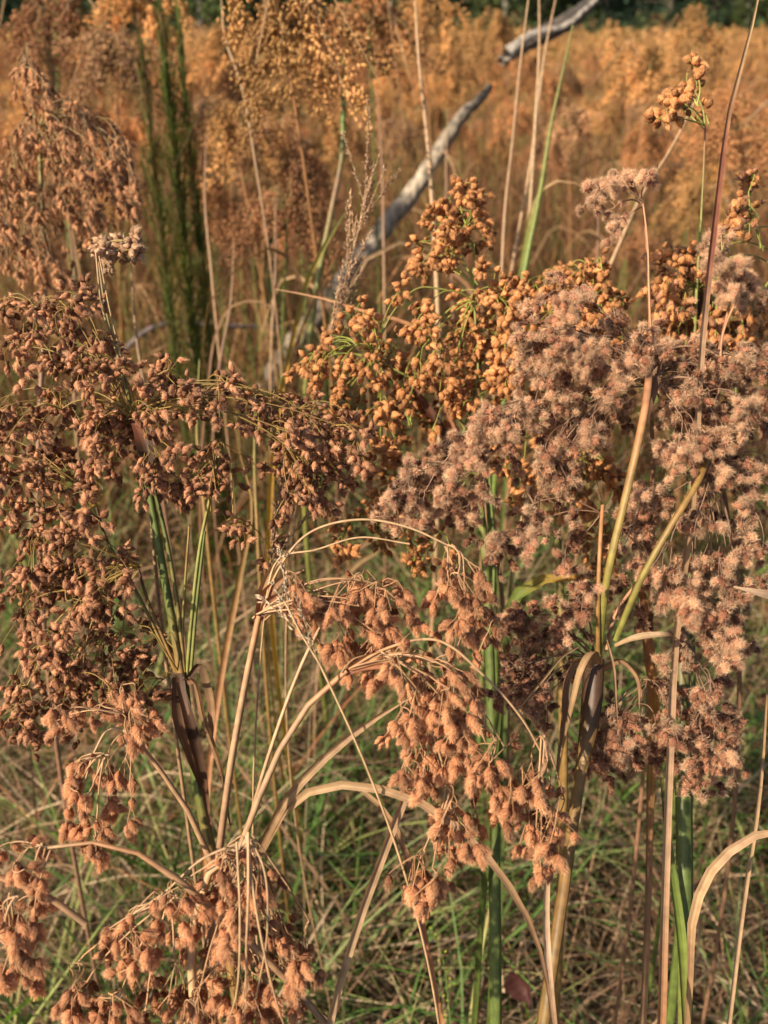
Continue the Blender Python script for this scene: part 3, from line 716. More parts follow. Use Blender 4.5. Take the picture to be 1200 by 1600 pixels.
# ------------------------------------------------------------------ far trees
def tree_proto(seed, kind, dark):
    rng = np.random.default_rng(seed); h = 13 if kind == 'pine' else 9
    t = thing(kind + '_tree', 'tree', 'tree')
    mb = MB(); tube(mb, smooth_curve([(0, 0, -.2), (rng.normal(0, .2), 0, h * .5), (0, rng.normal(0, .2), h)], 14), [.19, .14, .03], (.16, .12, .09) if kind == 'pine' else (.34, .31, .27), 8)
    for k in range(26):
        z = h * (.08 + .9 * k / 26); a = k * 2.4; L_ = (1.0 - z / h) * 2.6 + .5
        tube(mb, bez(np.array([0, 0, z]), np.array([math.cos(a) * L_ * .5, math.sin(a) * L_ * .5, z + .3]), np.array([math.cos(a) * L_, math.sin(a) * L_, z + (.1 if kind == 'pine' else .8)]), 4), [.035, .008], (.15, .11, .08), 4)
    mb.build('trunk', M_BARK, t)
    mb = MB(); n = 4200
    k = rng.integers(0, 120, n); zc = h * (.03 + .97 * rng.uniform(0, 1, 120) ** 1.15); ac = rng.uniform(0, 6.283, 120); rc = ((1 - zc / h) * 2.3 + .5) * rng.uniform(.3, 1.05, 120)
    c = np.stack([np.cos(ac) * rc, np.sin(ac) * rc, zc], -1)[k] + rng.normal(0, 1, (n, 3)) * [.42, .42, .26]
    V = (c[:, None] + rng.normal(0, .12, (n, 3, 3))).reshape(-1, 3)
    cl = np.array(dark) * rng.uniform(.5, 1.6, (120, 1))[k] * rng.uniform(.7, 1.3, (n, 1))
    mb.add(V, np.arange(n * 3).reshape(-1, 3), np.repeat(cl, 3, axis=0)); mb.build('crown', M_FOL, t, stuff=True)
    return t
TP = [tree_proto(1, 'pine', (.030, .055, .028)), tree_proto(2, 'pine', (.04, .07, .03)), tree_proto(3, 'broadleaf', (.07, .095, .03)), tree_proto(4, 'pine', (.022, .042, .026))]
tu = [False] * 4
for i in range(64):
    k = rs.choice([0, 0, 1, 3, 3, 2]); row = i % 3
    y = 66 + row * 7 + rs.uniform(-2.5, 2.5); x = -34 + 68 * (i + .5) / 64 + rs.uniform(-1, 1)
    o = TP[k] if not tu[k] else copy_tree(TP[k]); tu[k] = True
    s = rs.uniform(.7, 1.35); o.location = (x, y, 0); o.rotation_euler = (0, 0, rs.uniform(0, 6.28)); o.scale = (s, s, s)
    zone = ['above the big tan head', 'above the green column', 'above the golden clump', 'left of the top centre heads', 'just left of the broken log', 'just right of the broken log', 'above the lone upper right cluster', 'at the right edge'][int(min(7, max(0, (600 + F * x / y) // 150)))]
    o['label'] = ['dark green conifer', 'mid green conifer', 'pale trunked leafy tree', 'blackish green conifer'][k] + ', ' + ['front', 'middle', 'back'][row] + ' far row, ' + zone
    o['group'] = 'conifers along the far edge of the field' if k != 2 else 'leafy trees along the far edge of the field'
mb = MB(); n = 60000
x = rg.uniform(-60, 60, n); y = rg.uniform(84, 90, n); z = rg.uniform(0, 16, n)
V = (np.stack([x, y, z], -1)[:, None] + rg.normal(0, .42, (n, 3, 3))).reshape(-1, 3)
mb.add(V, np.arange(n * 3).reshape(-1, 3), np.repeat(np.array([.022, .042, .030]) * rg.uniform(.4, 1.6, (n, 1)), 3, axis=0))
mb.build('far_wood', M_FOL, stuff=True)['label'] = 'dark far wood closing off the field'
mb = MB(); n = 26000
x = rg.uniform(-32, 32, n); y = rg.uniform(60, 64, n); z = np.abs(rg.normal(0, 1, n)) * (.7 + .5 * np.sin(x * .6) ** 2 + .4 * np.sin(x * 1.7))
V = (np.stack([x, y, z], -1)[:, None] + rg.normal(0, .13, (n, 3, 3))).reshape(-1, 3)
mb.add(V, np.arange(n * 3).reshape(-1, 3), np.repeat(pick([(.06, .09, .03), (.09, .11, .04), (.05, .08, .035)], n, .3), 3, axis=0))
mb.build('shrub_edge', M_FOL, stuff=True)['label'] = 'green shrubs at the foot of the far trees'

# ------------------------------------------------------------------ the woolgrass plants close by
B_ = 'brown'; W_ = 'woolly'; R_ = 'rust'; O_ = 'orange'
# big brown plant on the left
woolgrass('large brown woolgrass on the left with a dark bract base and a long green stem',
  nodes=[(285, 1050), (208, 652), (325, 800), (215, 885), (150, 790), (345, 690), (70, 800, .66)],
  stems=[([(330, 1335), (308, 1220), (290, 1100), (285, 1050)], (-.0042, .0038, .0036), [OCHRE, GREEN, GREEN, GREEN, DKBR]),
         ([(285, 1060), (262, 930), (232, 760), (222, 700), (206, 655)], (.0030, .0026, .0024), [OCHRE, GREEN, GREEN, DKBR, RED]),
         ([(289, 1055), (278, 950), (255, 820), (236, 745), (226, 700)], (.0016, .0014), [OCHRE, GREEN, DKBR]),
         ([(292, 1055), (300, 960), (315, 840), (330, 770), (347, 690)], (.0014, .0011), [YGREEN, YGREEN, OCHRE]),
         ([(298, 1055), (306, 960), (320, 830)], (.0013, .001), [YGREEN, GREEN]),
         ([(283, 1052), (288, 930), (296, 820)], (.0010, .0008), [YGREEN, OCHRE]),
         ([(278, 1050), (250, 985), (228, 930), (215, 885)], (.0012, .001), [OCHRE, DKBR]),
         ([(275, 1050), (200, 900), (165, 840), (150, 790)], (.0012, .001), [OCHRE, GREEN, DKBR]),
         ([(208, 655), (185, 560), (160, 480), (150, 395)], (.0010, .0008), [YGREEN, TAN]),
         ([(206, 655), (195, 580), (175, 500), (155, 400)], (.0007, .0005), [YGREEN, STRAW])],
  regions=[(100, 478, 50, 30, 6, 1), (125, 455, 18, 14, 2, 1), (25, 480, 40, 30, 4, 1), (40, 545, 60, 45, 8, 1), (115, 550, 60, 40, 8, 1), (185, 610, 40, 40, 5, 1),
    (265, 585, 42, 24, 7, 1), (250, 640, 35, 25, 4, 1), (350, 605, 45, 18, 5, 1), (430, 635, 60, 28, 9, 1), (500, 670, 55, 45, 10, 1), (500, 740, 60, 50, 10, 1), (450, 690, 50, 30, 6, 1), (550, 690, 30, 40, 4, 1),
    (250, 725, 45, 30, 7, 1), (300, 735, 25, 25, 3, 2), (350, 720, 40, 35, 6, 5), (380, 830, 35, 22, 3, 5), (325, 700, 20, 20, 2, 5),
    (60, 640, 70, 45, 9, 1), (140, 680, 60, 50, 8, 1), (70, 720, 75, 55, 9, 4), (50, 790, 60, 50, 7, 6), (130, 790, 45, 40, 6, 4),
    (60, 870, 70, 50, 9, 3), (150, 870, 55, 40, 8, 3), (60, 950, 70, 50, 10, 3), (160, 950, 60, 45, 9, 3), (70, 1030, 75, 45, 10, 3), (170, 1030, 65, 40, 9, 3), (30, 1110, 40, 45, 5, 3), (215, 985, 40, 40, 5, 0),
    (130, 1090, 60, 35, 6, 3), (230, 1090, 35, 40, 5, 0), (180, 390, 38, 20, 5, None or 0, .6)] [:-1],
  seed=11, depth=.62, kinds=[B_, B_, B_, B_, 'dark'], size=.95, mult=1.1, pcol=(.26, .17, .05), rcol=(.30, .20, .05), slen=.017,
  bracts=[([(280, 1065, .605), (292, 1110, .60), (312, 1190, .60), (328, 1290, .61)], [.005, .008, .006, .002], [DKBR, DKBR, BROWN]),
          ([(290, 1065, .60), (300, 1062, .595), (318, 1120, .595), (345, 1200, .60), (360, 1290, .60)], [.006, .011, .008, .002], [BROWN, TAN, DKBR]),
          ([(278, 1058, .605), (283, 1120, .60), (300, 1180, .605), (318, 1240, .61)], [.008, .012, .008, .002], [DKBR, BROWN, DKBR]),
          ([(295, 1058, .61), (310, 1040, .61), (325, 1075, .61), (330, 1180, .61)], [.004, .006, .005, .001], [DKBR, TAN, BROWN]),
          ([(212, 660, .61), (225, 690, .60), (235, 745, .60)], [.006, .012, .003], [RED, DKBR, DKBR])], )
# pale little cluster on its own thin stalk
woolgrass('small pale woolgrass cluster on a thin straw stalk above the brown plant',
  nodes=[(152, 395)], stems=[([(255, 1000, .70), (208, 640, .68), (168, 500), (152, 395)], (-.0016, .0010, .0007), [TAN, YGREEN, TAN])],
  regions=[(158, 382, 16, 12, 2, 0), (185, 395, 30, 16, 6, 0), (205, 378, 18, 8, 2, 0)], seed=12, depth=.66, kinds=['pale'], size=.95, slen=.006, nspk=3,  arch=.1, gravity=.2, rcol=STRAW)
# young rust plants in the middle
woolgrass('rust woolgrass with round young spikelets and pale green rays in the middle',
  nodes=[(745, 735), (590, 562), (700, 700), (735, 470), (640, 660)],
  stems=[([(775, 1600), (774, 1400), (770, 1200), (765, 1000), (757, 850), (745, 735)], (-.0052, .0048, .0036, .003), [GREEN, GREEN, GREEN, YGREEN]),
         ([(768, 1000), (772, 860), (765, 745)], (.0016, .0013), [GREEN, GREEN]),
         ([(745, 735), (738, 700), (690, 620), (640, 590), (590, 562)], (.0012, .0009), [YGREEN, YGREEN]),
         ([(698, 453), (655, 450), (620, 480), (598, 520), (587, 565)], (.0008, .0007), [YGREEN, YGREEN]),
         ([(720, 690), (745, 600), (742, 480)], (.0013, .001), [GREEN, YGREEN])],
  regions=[(520, 545, 35, 30, 5, 1), (570, 520, 40, 25, 5, 1), (555, 570, 50, 25, 5, 1), (610, 555, 25, 35, 4, 1), (560, 620, 45, 28, 5, 1), (595, 660, 30, 30, 4, 1), (630, 455, 10, 8, 1, 1), (490, 570, 20, 14, 2, 1),
    (665, 500, 30, 22, 3, 3), (680, 550, 35, 30, 5, 3), (655, 590, 30, 25, 4, 3), (700, 600, 28, 30, 4, 3), (700, 655, 22, 25, 2, 3), (620, 625, 30, 25, 3, 4),
    (600, 720, 45, 20, 4, 0), (590, 780, 40, 25, 5, 0), (660, 760, 40, 30, 4, 0), (560, 830, 40, 25, 4, 0), (620, 850, 45, 25, 5, 0), (680, 860, 25, 20, 2, 0)],
  seed=21, mult=1.3, depth=.72, kinds=[R_], size=1.02, pcol=(.33, .33, .07), rcol=(.30, .36, .07), slen=.014, nspk=2.3, dj=.04, arch=.3,
  bracts=[([(740, 745), (700, 690), (670, 640), (645, 600)], [.004, .009, .007, .001], [RED, DKBR, RED]), ([(742, 745), (715, 690), (695, 640), (680, 600)], [.003, .007, .005, .001], [RED, RUSTY]),
          ([(745, 740), (690, 740), (640, 745), (590, 760)], [.003, .005, .001], [YGREEN, RUSTY])], )
woolgrass('rust woolgrass cluster on twin green stalks, topmost of the middle ones',
  nodes=[(742, 445), (725, 360), (690, 400)],
  stems=[([(770, 900, .80), (752, 600), (742, 445)], (-.003, .0013, .001), [GREEN, YGREEN]), ([(738, 445), (740, 390), (728, 350)], (.0008, .0006), [YGREEN, YGREEN])],
  regions=[(722, 312, 30, 22, 5, 1), (700, 350, 35, 25, 6, 1), (750, 350, 16, 22, 3, 1), (672, 395, 28, 22, 5, 0), (705, 395, 20, 15, 2, 0), (735, 385, 15, 18, 2, 0), (660, 425, 12, 12, 1, 0)],
  seed=22, mult=1.3, depth=.76, kinds=[R_], size=1.0, pcol=(.33, .33, .07), rcol=(.30, .36, .07), slen=.011, nspk=2.4,  arch=.2, gravity=.3)
woolgrass('dense rust woolgrass mass arching left behind the woolly plant',
  nodes=[(860, 560), (830, 640), (960, 560), (735, 470)],
  stems=[([(880, 1100), (875, 900), (865, 700), (860, 560)], (-.004, .0028, .002), [OCHRE, YGREEN, YGREEN])],
  regions=[(760, 470, 45, 28, 8, 0), (745, 520, 35, 30, 6, 0), (800, 480, 40, 30, 7, 0), (770, 560, 40, 40, 8, 0), (730, 610, 30, 40, 5, 1), (790, 620, 40, 40, 7, 1), (840, 440, 40, 25, 7, 0), (820, 520, 40, 30, 6, 0),
    (900, 430, 40, 25, 7, 2), (945, 425, 30, 20, 4, 2), (960, 465, 40, 28, 7, 2), (885, 480, 35, 25, 5, 2), (950, 520, 40, 28, 6, 2), (900, 700, 60, 50, 8, 1), (930, 780, 50, 50, 7, 1), (820, 730, 40, 40, 5, 1), (950, 860, 30, 30, 3, 1), (770, 470, 20, 60, 3, 0)],
  seed=23, mult=1.3, depth=.74, kinds=[R_], size=1.05, pcol=(.33, .33, .07), rcol=(.32, .34, .07), slen=.014, nspk=2.8, dj=.045, )
woolgrass('rust and brown woolgrass head with green arching rays at the right edge',
  nodes=[(1088, 450), (1190, 390), (1150, 460)],
  stems=[([(1080, 1100), (1078, 800), (1085, 560), (1088, 450)], (-.004, .0026, .0022), [GREEN, GREEN, DKBR]),
         ([(1150, 700), (1165, 500), (1215, 420)], (.0012, .001), [GREEN, YGREEN]),
         ([(1118, 378), (1150, 362), (1210, 352)], (.0007, .0006), [YGREEN, YGREEN]), ([(1125, 385), (1165, 378), (1215, 395)], (.0007, .0006), [YGREEN, YGREEN]), ([(1140, 402), (1180, 400), (1215, 420)], (.0007, .0006), [YGREEN, YGREEN])],
  regions=[(1045, 410, 22, 22, 4, 0), (1080, 400, 20, 16, 3, 0), (1055, 450, 30, 25, 5, 0), (1110, 430, 25, 25, 4, 0), (1040, 500, 30, 28, 5, 0), (1075, 530, 30, 30, 4, 0), (1130, 500, 30, 30, 5, 0), (1170, 530, 35, 30, 5, 2), (1185, 470, 25, 25, 3, 2), (1145, 560, 30, 20, 3, 2),
    (1170, 300, 9, 25, 2, 1), (1150, 310, 10, 10, 1, 1), (1165, 340, 14, 8, 2, 1)],
  seed=24, mult=1.3, depth=.70, kinds=[R_, R_, B_], size=1.08, pcol=(.30, .32, .07), rcol=(.28, .33, .07), slen=.012, nspk=2.6, dj=.03, 
  bracts=[([(1088, 500), (1090, 460), (1080, 410)], [.004, .008, .001], [DKBR, DKBR, BROWN]), ([(1090, 500), (1096, 460), (1108, 415)], [.003, .006, .001], [DKBR, RUSTY])])
woolgrass('lone woolgrass cluster on a bare green stalk at the upper right',
  nodes=[(1102, 200), (1090, 165)], stems=[([(1080, 900, .74), (1088, 460), (1098, 300), (1102, 200)], (-.0022, .0009, .0007), [GREEN, YGREEN, YGREEN, RED]), ([(1102, 200), (1098, 170), (1085, 140)], (.0006, .0005), [YGREEN, YGREEN])],
  regions=[(1082, 98, 8, 9, 2, 1), (1072, 115, 6, 8, 1, 1), (1090, 135, 8, 10, 2, 1), (1040, 155, 18, 8, 3, 0), (1065, 150, 18, 10, 3, 0), (1012, 183, 10, 5, 1, 0), (1035, 185, 10, 10, 2, 0), (1092, 172, 7, 10, 1, 0), (1060, 175, 12, 8, 1, 0)],
  seed=25, depth=.68, kinds=[R_], size=1.12, pcol=(.35, .35, .08), rcol=(.30, .36, .08), slen=.005, nspk=1.9, n_sub=(1, 2),  arch=.2, gravity=.2)
# woolly plant on the right
woolgrass('big woolly grey pink woolgrass on the right with hanging folded brown bracts',
  nodes=[(930, 1030), (1012, 600), (1105, 745), (940, 800), (1130, 460), (1005, 318), (850, 640), (790, 1000), (1060, 1000), (1135, 470), (1010, 1060)],
  stems=[([(850, 1600, .55), (880, 1400, .565), (908, 1210, .57), (925, 1120, .58), (930, 1030, .59)], (-.0042, .0040, .0038, .0070, .0070), [(.16, .10, .03), (.18, .10, .03), OCHRE, DKBR, DKBR]),
         ([(935, 1025, .585), (950, 900, .56), (975, 790, .555), (998, 690, .555), (1008, 640, .56), (1018, 545, .585)], (.0025, .0025, .0024), [(.17, .17, .04), (.22, .17, .04), (.26, .15, .05), RUSTY, BROWN]),
         ([(962, 1000, .585), (1010, 890, .56), (1050, 820, .555), (1090, 755, .56), (1110, 700, .59)], (.0021, .0019), [YGREEN, OCHRE, OCHRE]),
         ([(935, 1020, .58), (935, 930, .565), (938, 850, .565), (942, 790, .58)], (.0015, .0013), [OCHRE, RUSTY]),
         ([(948, 1015), (962, 960), (1000, 905), (1040, 850)], (.0013, .001), [RUSTY, BROWN]),
         ([(1018, 545), (1014, 450), (1012, 380), (1005, 318)], (.0008, .0006), [RUSTY, TAN, RUSTY]),
         ([(1010, 600), (975, 570), (930, 545), (880, 555)], (.0009, .0007), [TAN, BROWN]),
         ([(1020, 570), (1050, 545), (1100, 545), (1140, 570)], (.0009, .0007), [BROWN, TAN]),
         ([(1110, 700), (1125, 600), (1130, 520), (1150, 470)], (.001, .0008), [BROWN, RUSTY])],
  regions=[(880, 450, 14, 12, 2, 1), (885, 480, 22, 22, 4, 1), (845, 520, 30, 25, 6, 1), (890, 555, 45, 30, 8, 1), (860, 600, 45, 35, 9, 1), (940, 555, 35, 28, 6, 1), (1000, 530, 28, 22, 5, 1), (940, 620, 40, 35, 7, 1), (900, 660, 45, 40, 9, 1), (960, 500, 25, 15, 2, 1),
    (790, 650, 50, 22, 7, 6), (780, 690, 45, 30, 7, 6), (710, 700, 45, 26, 6, 6), (680, 745, 55, 35, 9, 6), (640, 790, 35, 28, 5, 6), (730, 770, 30, 25, 4, 6), (850, 745, 40, 35, 6, 1), (830, 800, 40, 25, 4, 3), (815, 840, 35, 20, 4, 3), (870, 700, 30, 30, 4, 1), (830, 660, 25, 25, 3, 6),
    (1060, 560, 40, 20, 6, 1), (1110, 570, 45, 28, 8, 1), (1170, 570, 35, 30, 7, 1), (1060, 620, 40, 35, 7, 1), (1120, 640, 50, 40, 10, 1), (1180, 650, 35, 45, 8, 1), (1070, 690, 40, 35, 7, 1), (1130, 710, 45, 40, 8, 2), (1180, 750, 35, 50, 7, 2), (1050, 750, 35, 30, 4, 2), (1100, 780, 35, 30, 5, 2), (1165, 830, 30, 35, 4, 2),
    (1020, 800, 35, 30, 4, 2), (1085, 860, 40, 35, 6, 2), (1040, 880, 25, 30, 3, 2), (1130, 900, 35, 30, 5, 2), (1095, 940, 40, 30, 6, 2), (1140, 985, 35, 28, 6, 2), (1090, 1000, 30, 18, 3, 2), (1150, 940, 25, 25, 3, 2),
    (890, 930, 40, 30, 6, 0, .60, ['matted', 'matted', 'woolly']), (860, 980, 50, 30, 8, 0, .60, ['matted', 'matted', 'woolly']), (850, 1030, 50, 30, 8, 0, .60, ['matted', 'matted', 'woolly']), (810, 1060, 30, 28, 4, 0, .60, ['matted', 'matted', 'woolly']), (850, 1080, 35, 24, 5, 0, .60, ['matted', 'matted', 'woolly']), (985, 930, 30, 30, 3, 0, .60, ['matted', 'matted', 'woolly']), (820, 970, 20, 20, 2, 0, .60, ['matted', 'matted', 'woolly']), (1000, 860, 30, 30, 3, 3, .60, ['matted', 'matted', 'woolly']), (900, 860, 25, 25, 2, 3, .60, ['matted', 'matted', 'woolly']),
    (950, 1130, 35, 22, 5, 10, .60, ['matted', 'matted', 'woolly']), (930, 1180, 30, 20, 4, 10, .60, ['matted', 'matted', 'woolly']), (1000, 1130, 35, 25, 5, 10, .60, ['matted', 'matted', 'woolly']), (1010, 1180, 30, 16, 4, 10, .60, ['matted', 'matted', 'woolly']), (1050, 1130, 25, 25, 3, 10, .60, ['matted', 'matted', 'woolly']), (1110, 1080, 28, 25, 4, 8, .60, ['matted', 'matted', 'woolly']), (1125, 1130, 35, 28, 6, 8, .60, ['matted', 'matted', 'woolly']), (1130, 1180, 28, 20, 4, 8, .60, ['matted', 'matted', 'woolly']), (1100, 1200, 20, 14, 2, 8, .60, ['matted', 'matted', 'woolly']), (1020, 1060, 15, 15, 1, 10, .60, ['matted', 'matted', 'woolly'])],
  seed=31, depth=.60, kinds=[W_, W_, 'matted'], size=1.02, mult=1.0, pcol=(.20, .12, .08), rcol=(.24, .14, .08), slen=.016, nspk=3.0, n_sub=(3, 5), dj=.035,
  bracts=[([(930, 1040, .575), (920, 1022, .56), (908, 1040, .55), (893, 1100, .55), (876, 1180, .555), (864, 1240, .56)], [.008, .011, .010, .007, .003, .001], [TAN, STRAW, TAN, BROWN], dict(hint=(0, -1, .3), twist=.5)),
          ([(925, 1045, .575), (898, 1036, .565), (885, 1060, .56), (880, 1120, .56), (868, 1215, .565)], [.006, .009, .009, .008, .002], [TAN, BROWN, TAN]),
          ([(940, 1045, .575), (972, 1032, .565), (995, 1055, .56), (1000, 1110, .56)], [.005, .007, .006, .001], [BROWN, TAN, BROWN]),
          ([(960, 1010, .57), (990, 998, .56), (1040, 992, .56), (1060, 1000, .58)], [.003, .006, .004, .001], [STRAW, (.6, .43, .26), BROWN], dict(hint=(0, -.3, 1))),
          ([(948, 1000, .565), (958, 1040, .56), (962, 1090, .56), (965, 1140, .56)], [.001, .002, .0015, .001], [TAN, TAN, BROWN]),
          ([(905, 1010, .56), (880, 1025, .555), (850, 1060, .55), (800, 1120, .55)], [.001, .002, .002, .001], [TAN, STRAW, STRAW]),
          ([(1008, 660, .58), (1018, 620, .575), (1035, 560, .575)], [.004, .006, .001], [DKBR, BROWN, DKBR])])
woolgrass('small woolly woolgrass cluster hooked over on a thin brown stalk, upper right',
  nodes=[(1005, 320)], stems=[([(1020, 800, .68), (1016, 520), (1012, 400), (1005, 320)], (-.0018, .001, .0007), [BROWN, RUSTY, RED])],
  regions=[(925, 305, 18, 14, 4, 0), (955, 285, 18, 12, 4, 0), (985, 285, 20, 14, 4, 0), (1025, 272, 14, 7, 2, 0), (950, 330, 18, 14, 3, 0), (955, 360, 14, 16, 3, 0)],
  seed=32, depth=.64, kinds=[W_], size=1.0, slen=.007, nspk=2.2, n_sub=(1, 3), pcol=(.3, .15, .09), rcol=(.34, .2, .11),  gravity=.2)
woolgrass('woolly woolgrass cluster at the right edge above the big woolly one',
  nodes=[(1140, 475), (1110, 440)], stems=[([(1150, 900, .7), (1120, 600), (1128, 520), (1140, 475)], (-.002, .001, .0009), [BROWN, RUSTY])],
  regions=[(1125, 385, 22, 14, 4, 1), (1110, 405, 20, 14, 3, 1), (1140, 450, 22, 18, 4, 0), (1170, 465, 25, 18, 4, 0), (1150, 425, 15, 12, 2, 0)],
  seed=33, depth=.63, kinds=[W_], size=1.05, slen=.008, nspk=2.6, n_sub=(2, 3), pcol=(.3, .15, .09),  gravity=.3)
# salmon orange plants nearest to the viewer
woolgrass('salmon woolgrass bent over to the right from a fanned reddish sheath, centre',
  nodes=[(405, 962), (425, 910), (700, 850)],
  stems=[([(342, 1335), (360, 1200), (385, 1060), (405, 962)], (-.0022, .0021, .0019), [BROWN, TAN, TAN, RUSTY]),
         ([(410, 960), (430, 900), (480, 835), (560, 812), (640, 825), (700, 852)], (.0008, .0006), [RUSTY, STRAW, STRAW]),
         ([(412, 950), (440, 870), (490, 860), (560, 840), (640, 850)], (.0006, .0005), [STRAW, STRAW]),
         ([(385, 1300), (420, 1180), (480, 1020), (525, 935)], (.0012, .001), [TAN, STRAW, TAN])],
  regions=[(450, 905, 28, 12, 3, 0), (500, 925, 35, 15, 3, 0), (560, 905, 45, 12, 5, 0), (600, 915, 25, 14, 4, 0), (560, 950, 50, 18, 5, 0), (610, 960, 30, 20, 4, 0), (545, 985, 30, 18, 3, 0), (600, 1000, 30, 15, 2, 0),
    (725, 890, 28, 20, 4, 2), (735, 930, 32, 22, 4, 2), (720, 975, 35, 20, 4, 2), (770, 985, 18, 14, 2, 2), (700, 930, 18, 25, 2, 2), (485, 985, 8, 12, 1, 0)],
  seed=41, mult=1.3, hang=.8, depth=.52, kinds=[O_], size=0.8, pcol=(.40, .22, .11), rcol=(.46, .28, .15), slen=.017, nspk=1.8, n_sub=(2, 3), dj=.02, arch=.3,
  bracts=[([(403, 968), (415, 930), (440, 905), (475, 890)], [.005, .008, .004, .001], [RED, RUSTY, STRAW]), ([(405, 968), (420, 940), (450, 925)], [.004, .006, .001], [RUSTY, RED]), ([(402, 965), (410, 920), (432, 880), (460, 860)], [.003, .005, .003, .0008], [RUSTY, STRAW])],  gravity=.25)
woolgrass('salmon woolgrass with the longest drooping tassels, low centre',
  nodes=[(542, 1048), (600, 1020), (850, 1150), (700, 1230), (700, 1060)],
  stems=[([(385, 1300), (420, 1210), (475, 1110), (542, 1048)], (-.0020, .0018, .0017), [TAN, TAN, RUSTY]),
         ([(545, 1046), (600, 1015), (680, 1000), (760, 1060), (820, 1130), (850, 1185)], (.0009, .0006), [RUSTY, STRAW, TAN]),
         ([(548, 1046), (610, 1035), (660, 1110), (690, 1190), (700, 1240), (680, 1330)], (.0010, .0005), [RUSTY, STRAW, TAN]),
         ([(552, 1042), (640, 1020), (720, 1060), (760, 1120), (790, 1170)], (.0007, .0005), [RUSTY, TAN])],
  regions=[(600, 1030, 25, 12, 2, 0), (640, 1030, 35, 14, 4, 0), (690, 1045, 30, 18, 4, 1), (735, 1065, 16, 10, 2, 1), (655, 1080, 35, 22, 4, 1), (705, 1100, 35, 25, 5, 1), (640, 1130, 25, 22, 3, 1), (640, 1185, 28, 18, 4, 1), (690, 1150, 35, 25, 4, 1), (725, 1150, 20, 20, 2, 1), (675, 1200, 18, 16, 2, 1),
    (700, 1255, 18, 16, 3, 3), (720, 1290, 18, 18, 3, 3), (700, 1320, 18, 12, 1, 3), (655, 1345, 14, 12, 2, 3), (675, 1375, 16, 12, 3, 3), (695, 1290, 12, 12, 1, 3),
    (780, 1180, 20, 22, 3, 4), (785, 1235, 20, 18, 2, 4), (755, 1200, 16, 18, 2, 4), (820, 1200, 16, 18, 2, 2), (855, 1215, 22, 20, 3, 2), (845, 1260, 25, 20, 3, 2), (880, 1280, 14, 22, 2, 2), (815, 1270, 18, 18, 2, 2), (840, 1310, 22, 22, 3, 2), (840, 1345, 12, 10, 1, 2), (745, 1265, 12, 12, 1, 4)],
  seed=42, mult=1.3, hang=.8, depth=.50, kinds=[O_], size=0.8, pcol=(.40, .22, .11), rcol=(.46, .28, .15), slen=.017, nspk=1.8, n_sub=(2, 3), dj=.02, arch=.3,
  bracts=[([(538, 1052), (570, 1030), (610, 1015)], [.004, .006, .001], [RUSTY, STRAW]), ([(540, 1052), (575, 1040), (620, 1045)], [.003, .005, .001], [RED, RUSTY])],  gravity=.45)
woolgrass('salmon woolgrass collapsed straight down at the bottom left, straw stalks over it',
  nodes=[(388, 1312), (385, 1305), (270, 1400), (120, 1500), (400, 1480)],
  stems=[([(310, 1640, .48), (300, 1480, .485), (330, 1360), (388, 1312)], (-.0028, .0022, .0018), [STRAW, STRAW, TAN]),
         ([(388, 1300, .455), (388, 1400, .445), (385, 1480, .445), (385, 1560, .455)], (.0009, .0007, .0005), [STRAW, STRAW, TAN]),
         ([(385, 1305, .455), (400, 1420, .445), (425, 1540, .445), (450, 1620, .455)], (.0008, .0006, .0005), [STRAW, STRAW, TAN]),
         ([(370, 1315, .455), (375, 1440, .445), (368, 1560, .445), (345, 1620, .455)], (.0007, .0006, .0004), [STRAW, STRAW, TAN]),
         ([(388, 1305, .46), (410, 1350, .45), (418, 1450, .45), (400, 1560, .455)], (.0006, .0005), [STRAW, STRAW]),
         ([(380, 1315), (320, 1340), (250, 1400), (205, 1430)], (.0008, .0005), [TAN, STRAW])],
  regions=[(350, 1345, 30, 18, 4, 0), (405, 1335, 16, 22, 3, 0), (290, 1390, 35, 22, 4, 0), (330, 1400, 35, 28, 5, 0), (400, 1400, 35, 30, 5, 0), (240, 1400, 15, 10, 1, 2), (350, 1450, 40, 30, 6, 0), (420, 1460, 30, 30, 5, 0), (480, 1465, 14, 20, 2, 0), (460, 1490, 25, 20, 3, 0), (280, 1450, 20, 22, 3, 2), (380, 1520, 45, 30, 6, 0),
    (440, 1540, 28, 28, 4, 0), (330, 1540, 40, 28, 5, 0), (270, 1540, 28, 25, 4, 2), (380, 1590, 50, 24, 6, 0), (460, 1590, 22, 18, 2, 0), (300, 1600, 40, 20, 4, 0), (200, 1430, 14, 12, 2, 2), (200, 1470, 25, 22, 4, 2), (155, 1460, 25, 10, 2, 2), (215, 1510, 20, 20, 3, 2), (110, 1520, 22, 12, 3, 2), (130, 1555, 16, 12, 2, 2), (175, 1570, 28, 18, 4, 2), (220, 1590, 20, 16, 2, 2)],
  seed=43, mult=1.15, hang=.8, depth=.48, kinds=[O_], size=0.78, pcol=(.42, .24, .12), rcol=(.50, .32, .18), slen=.017, nspk=1.8, n_sub=(2, 3), dj=.025, arch=.15,  gravity=.5)
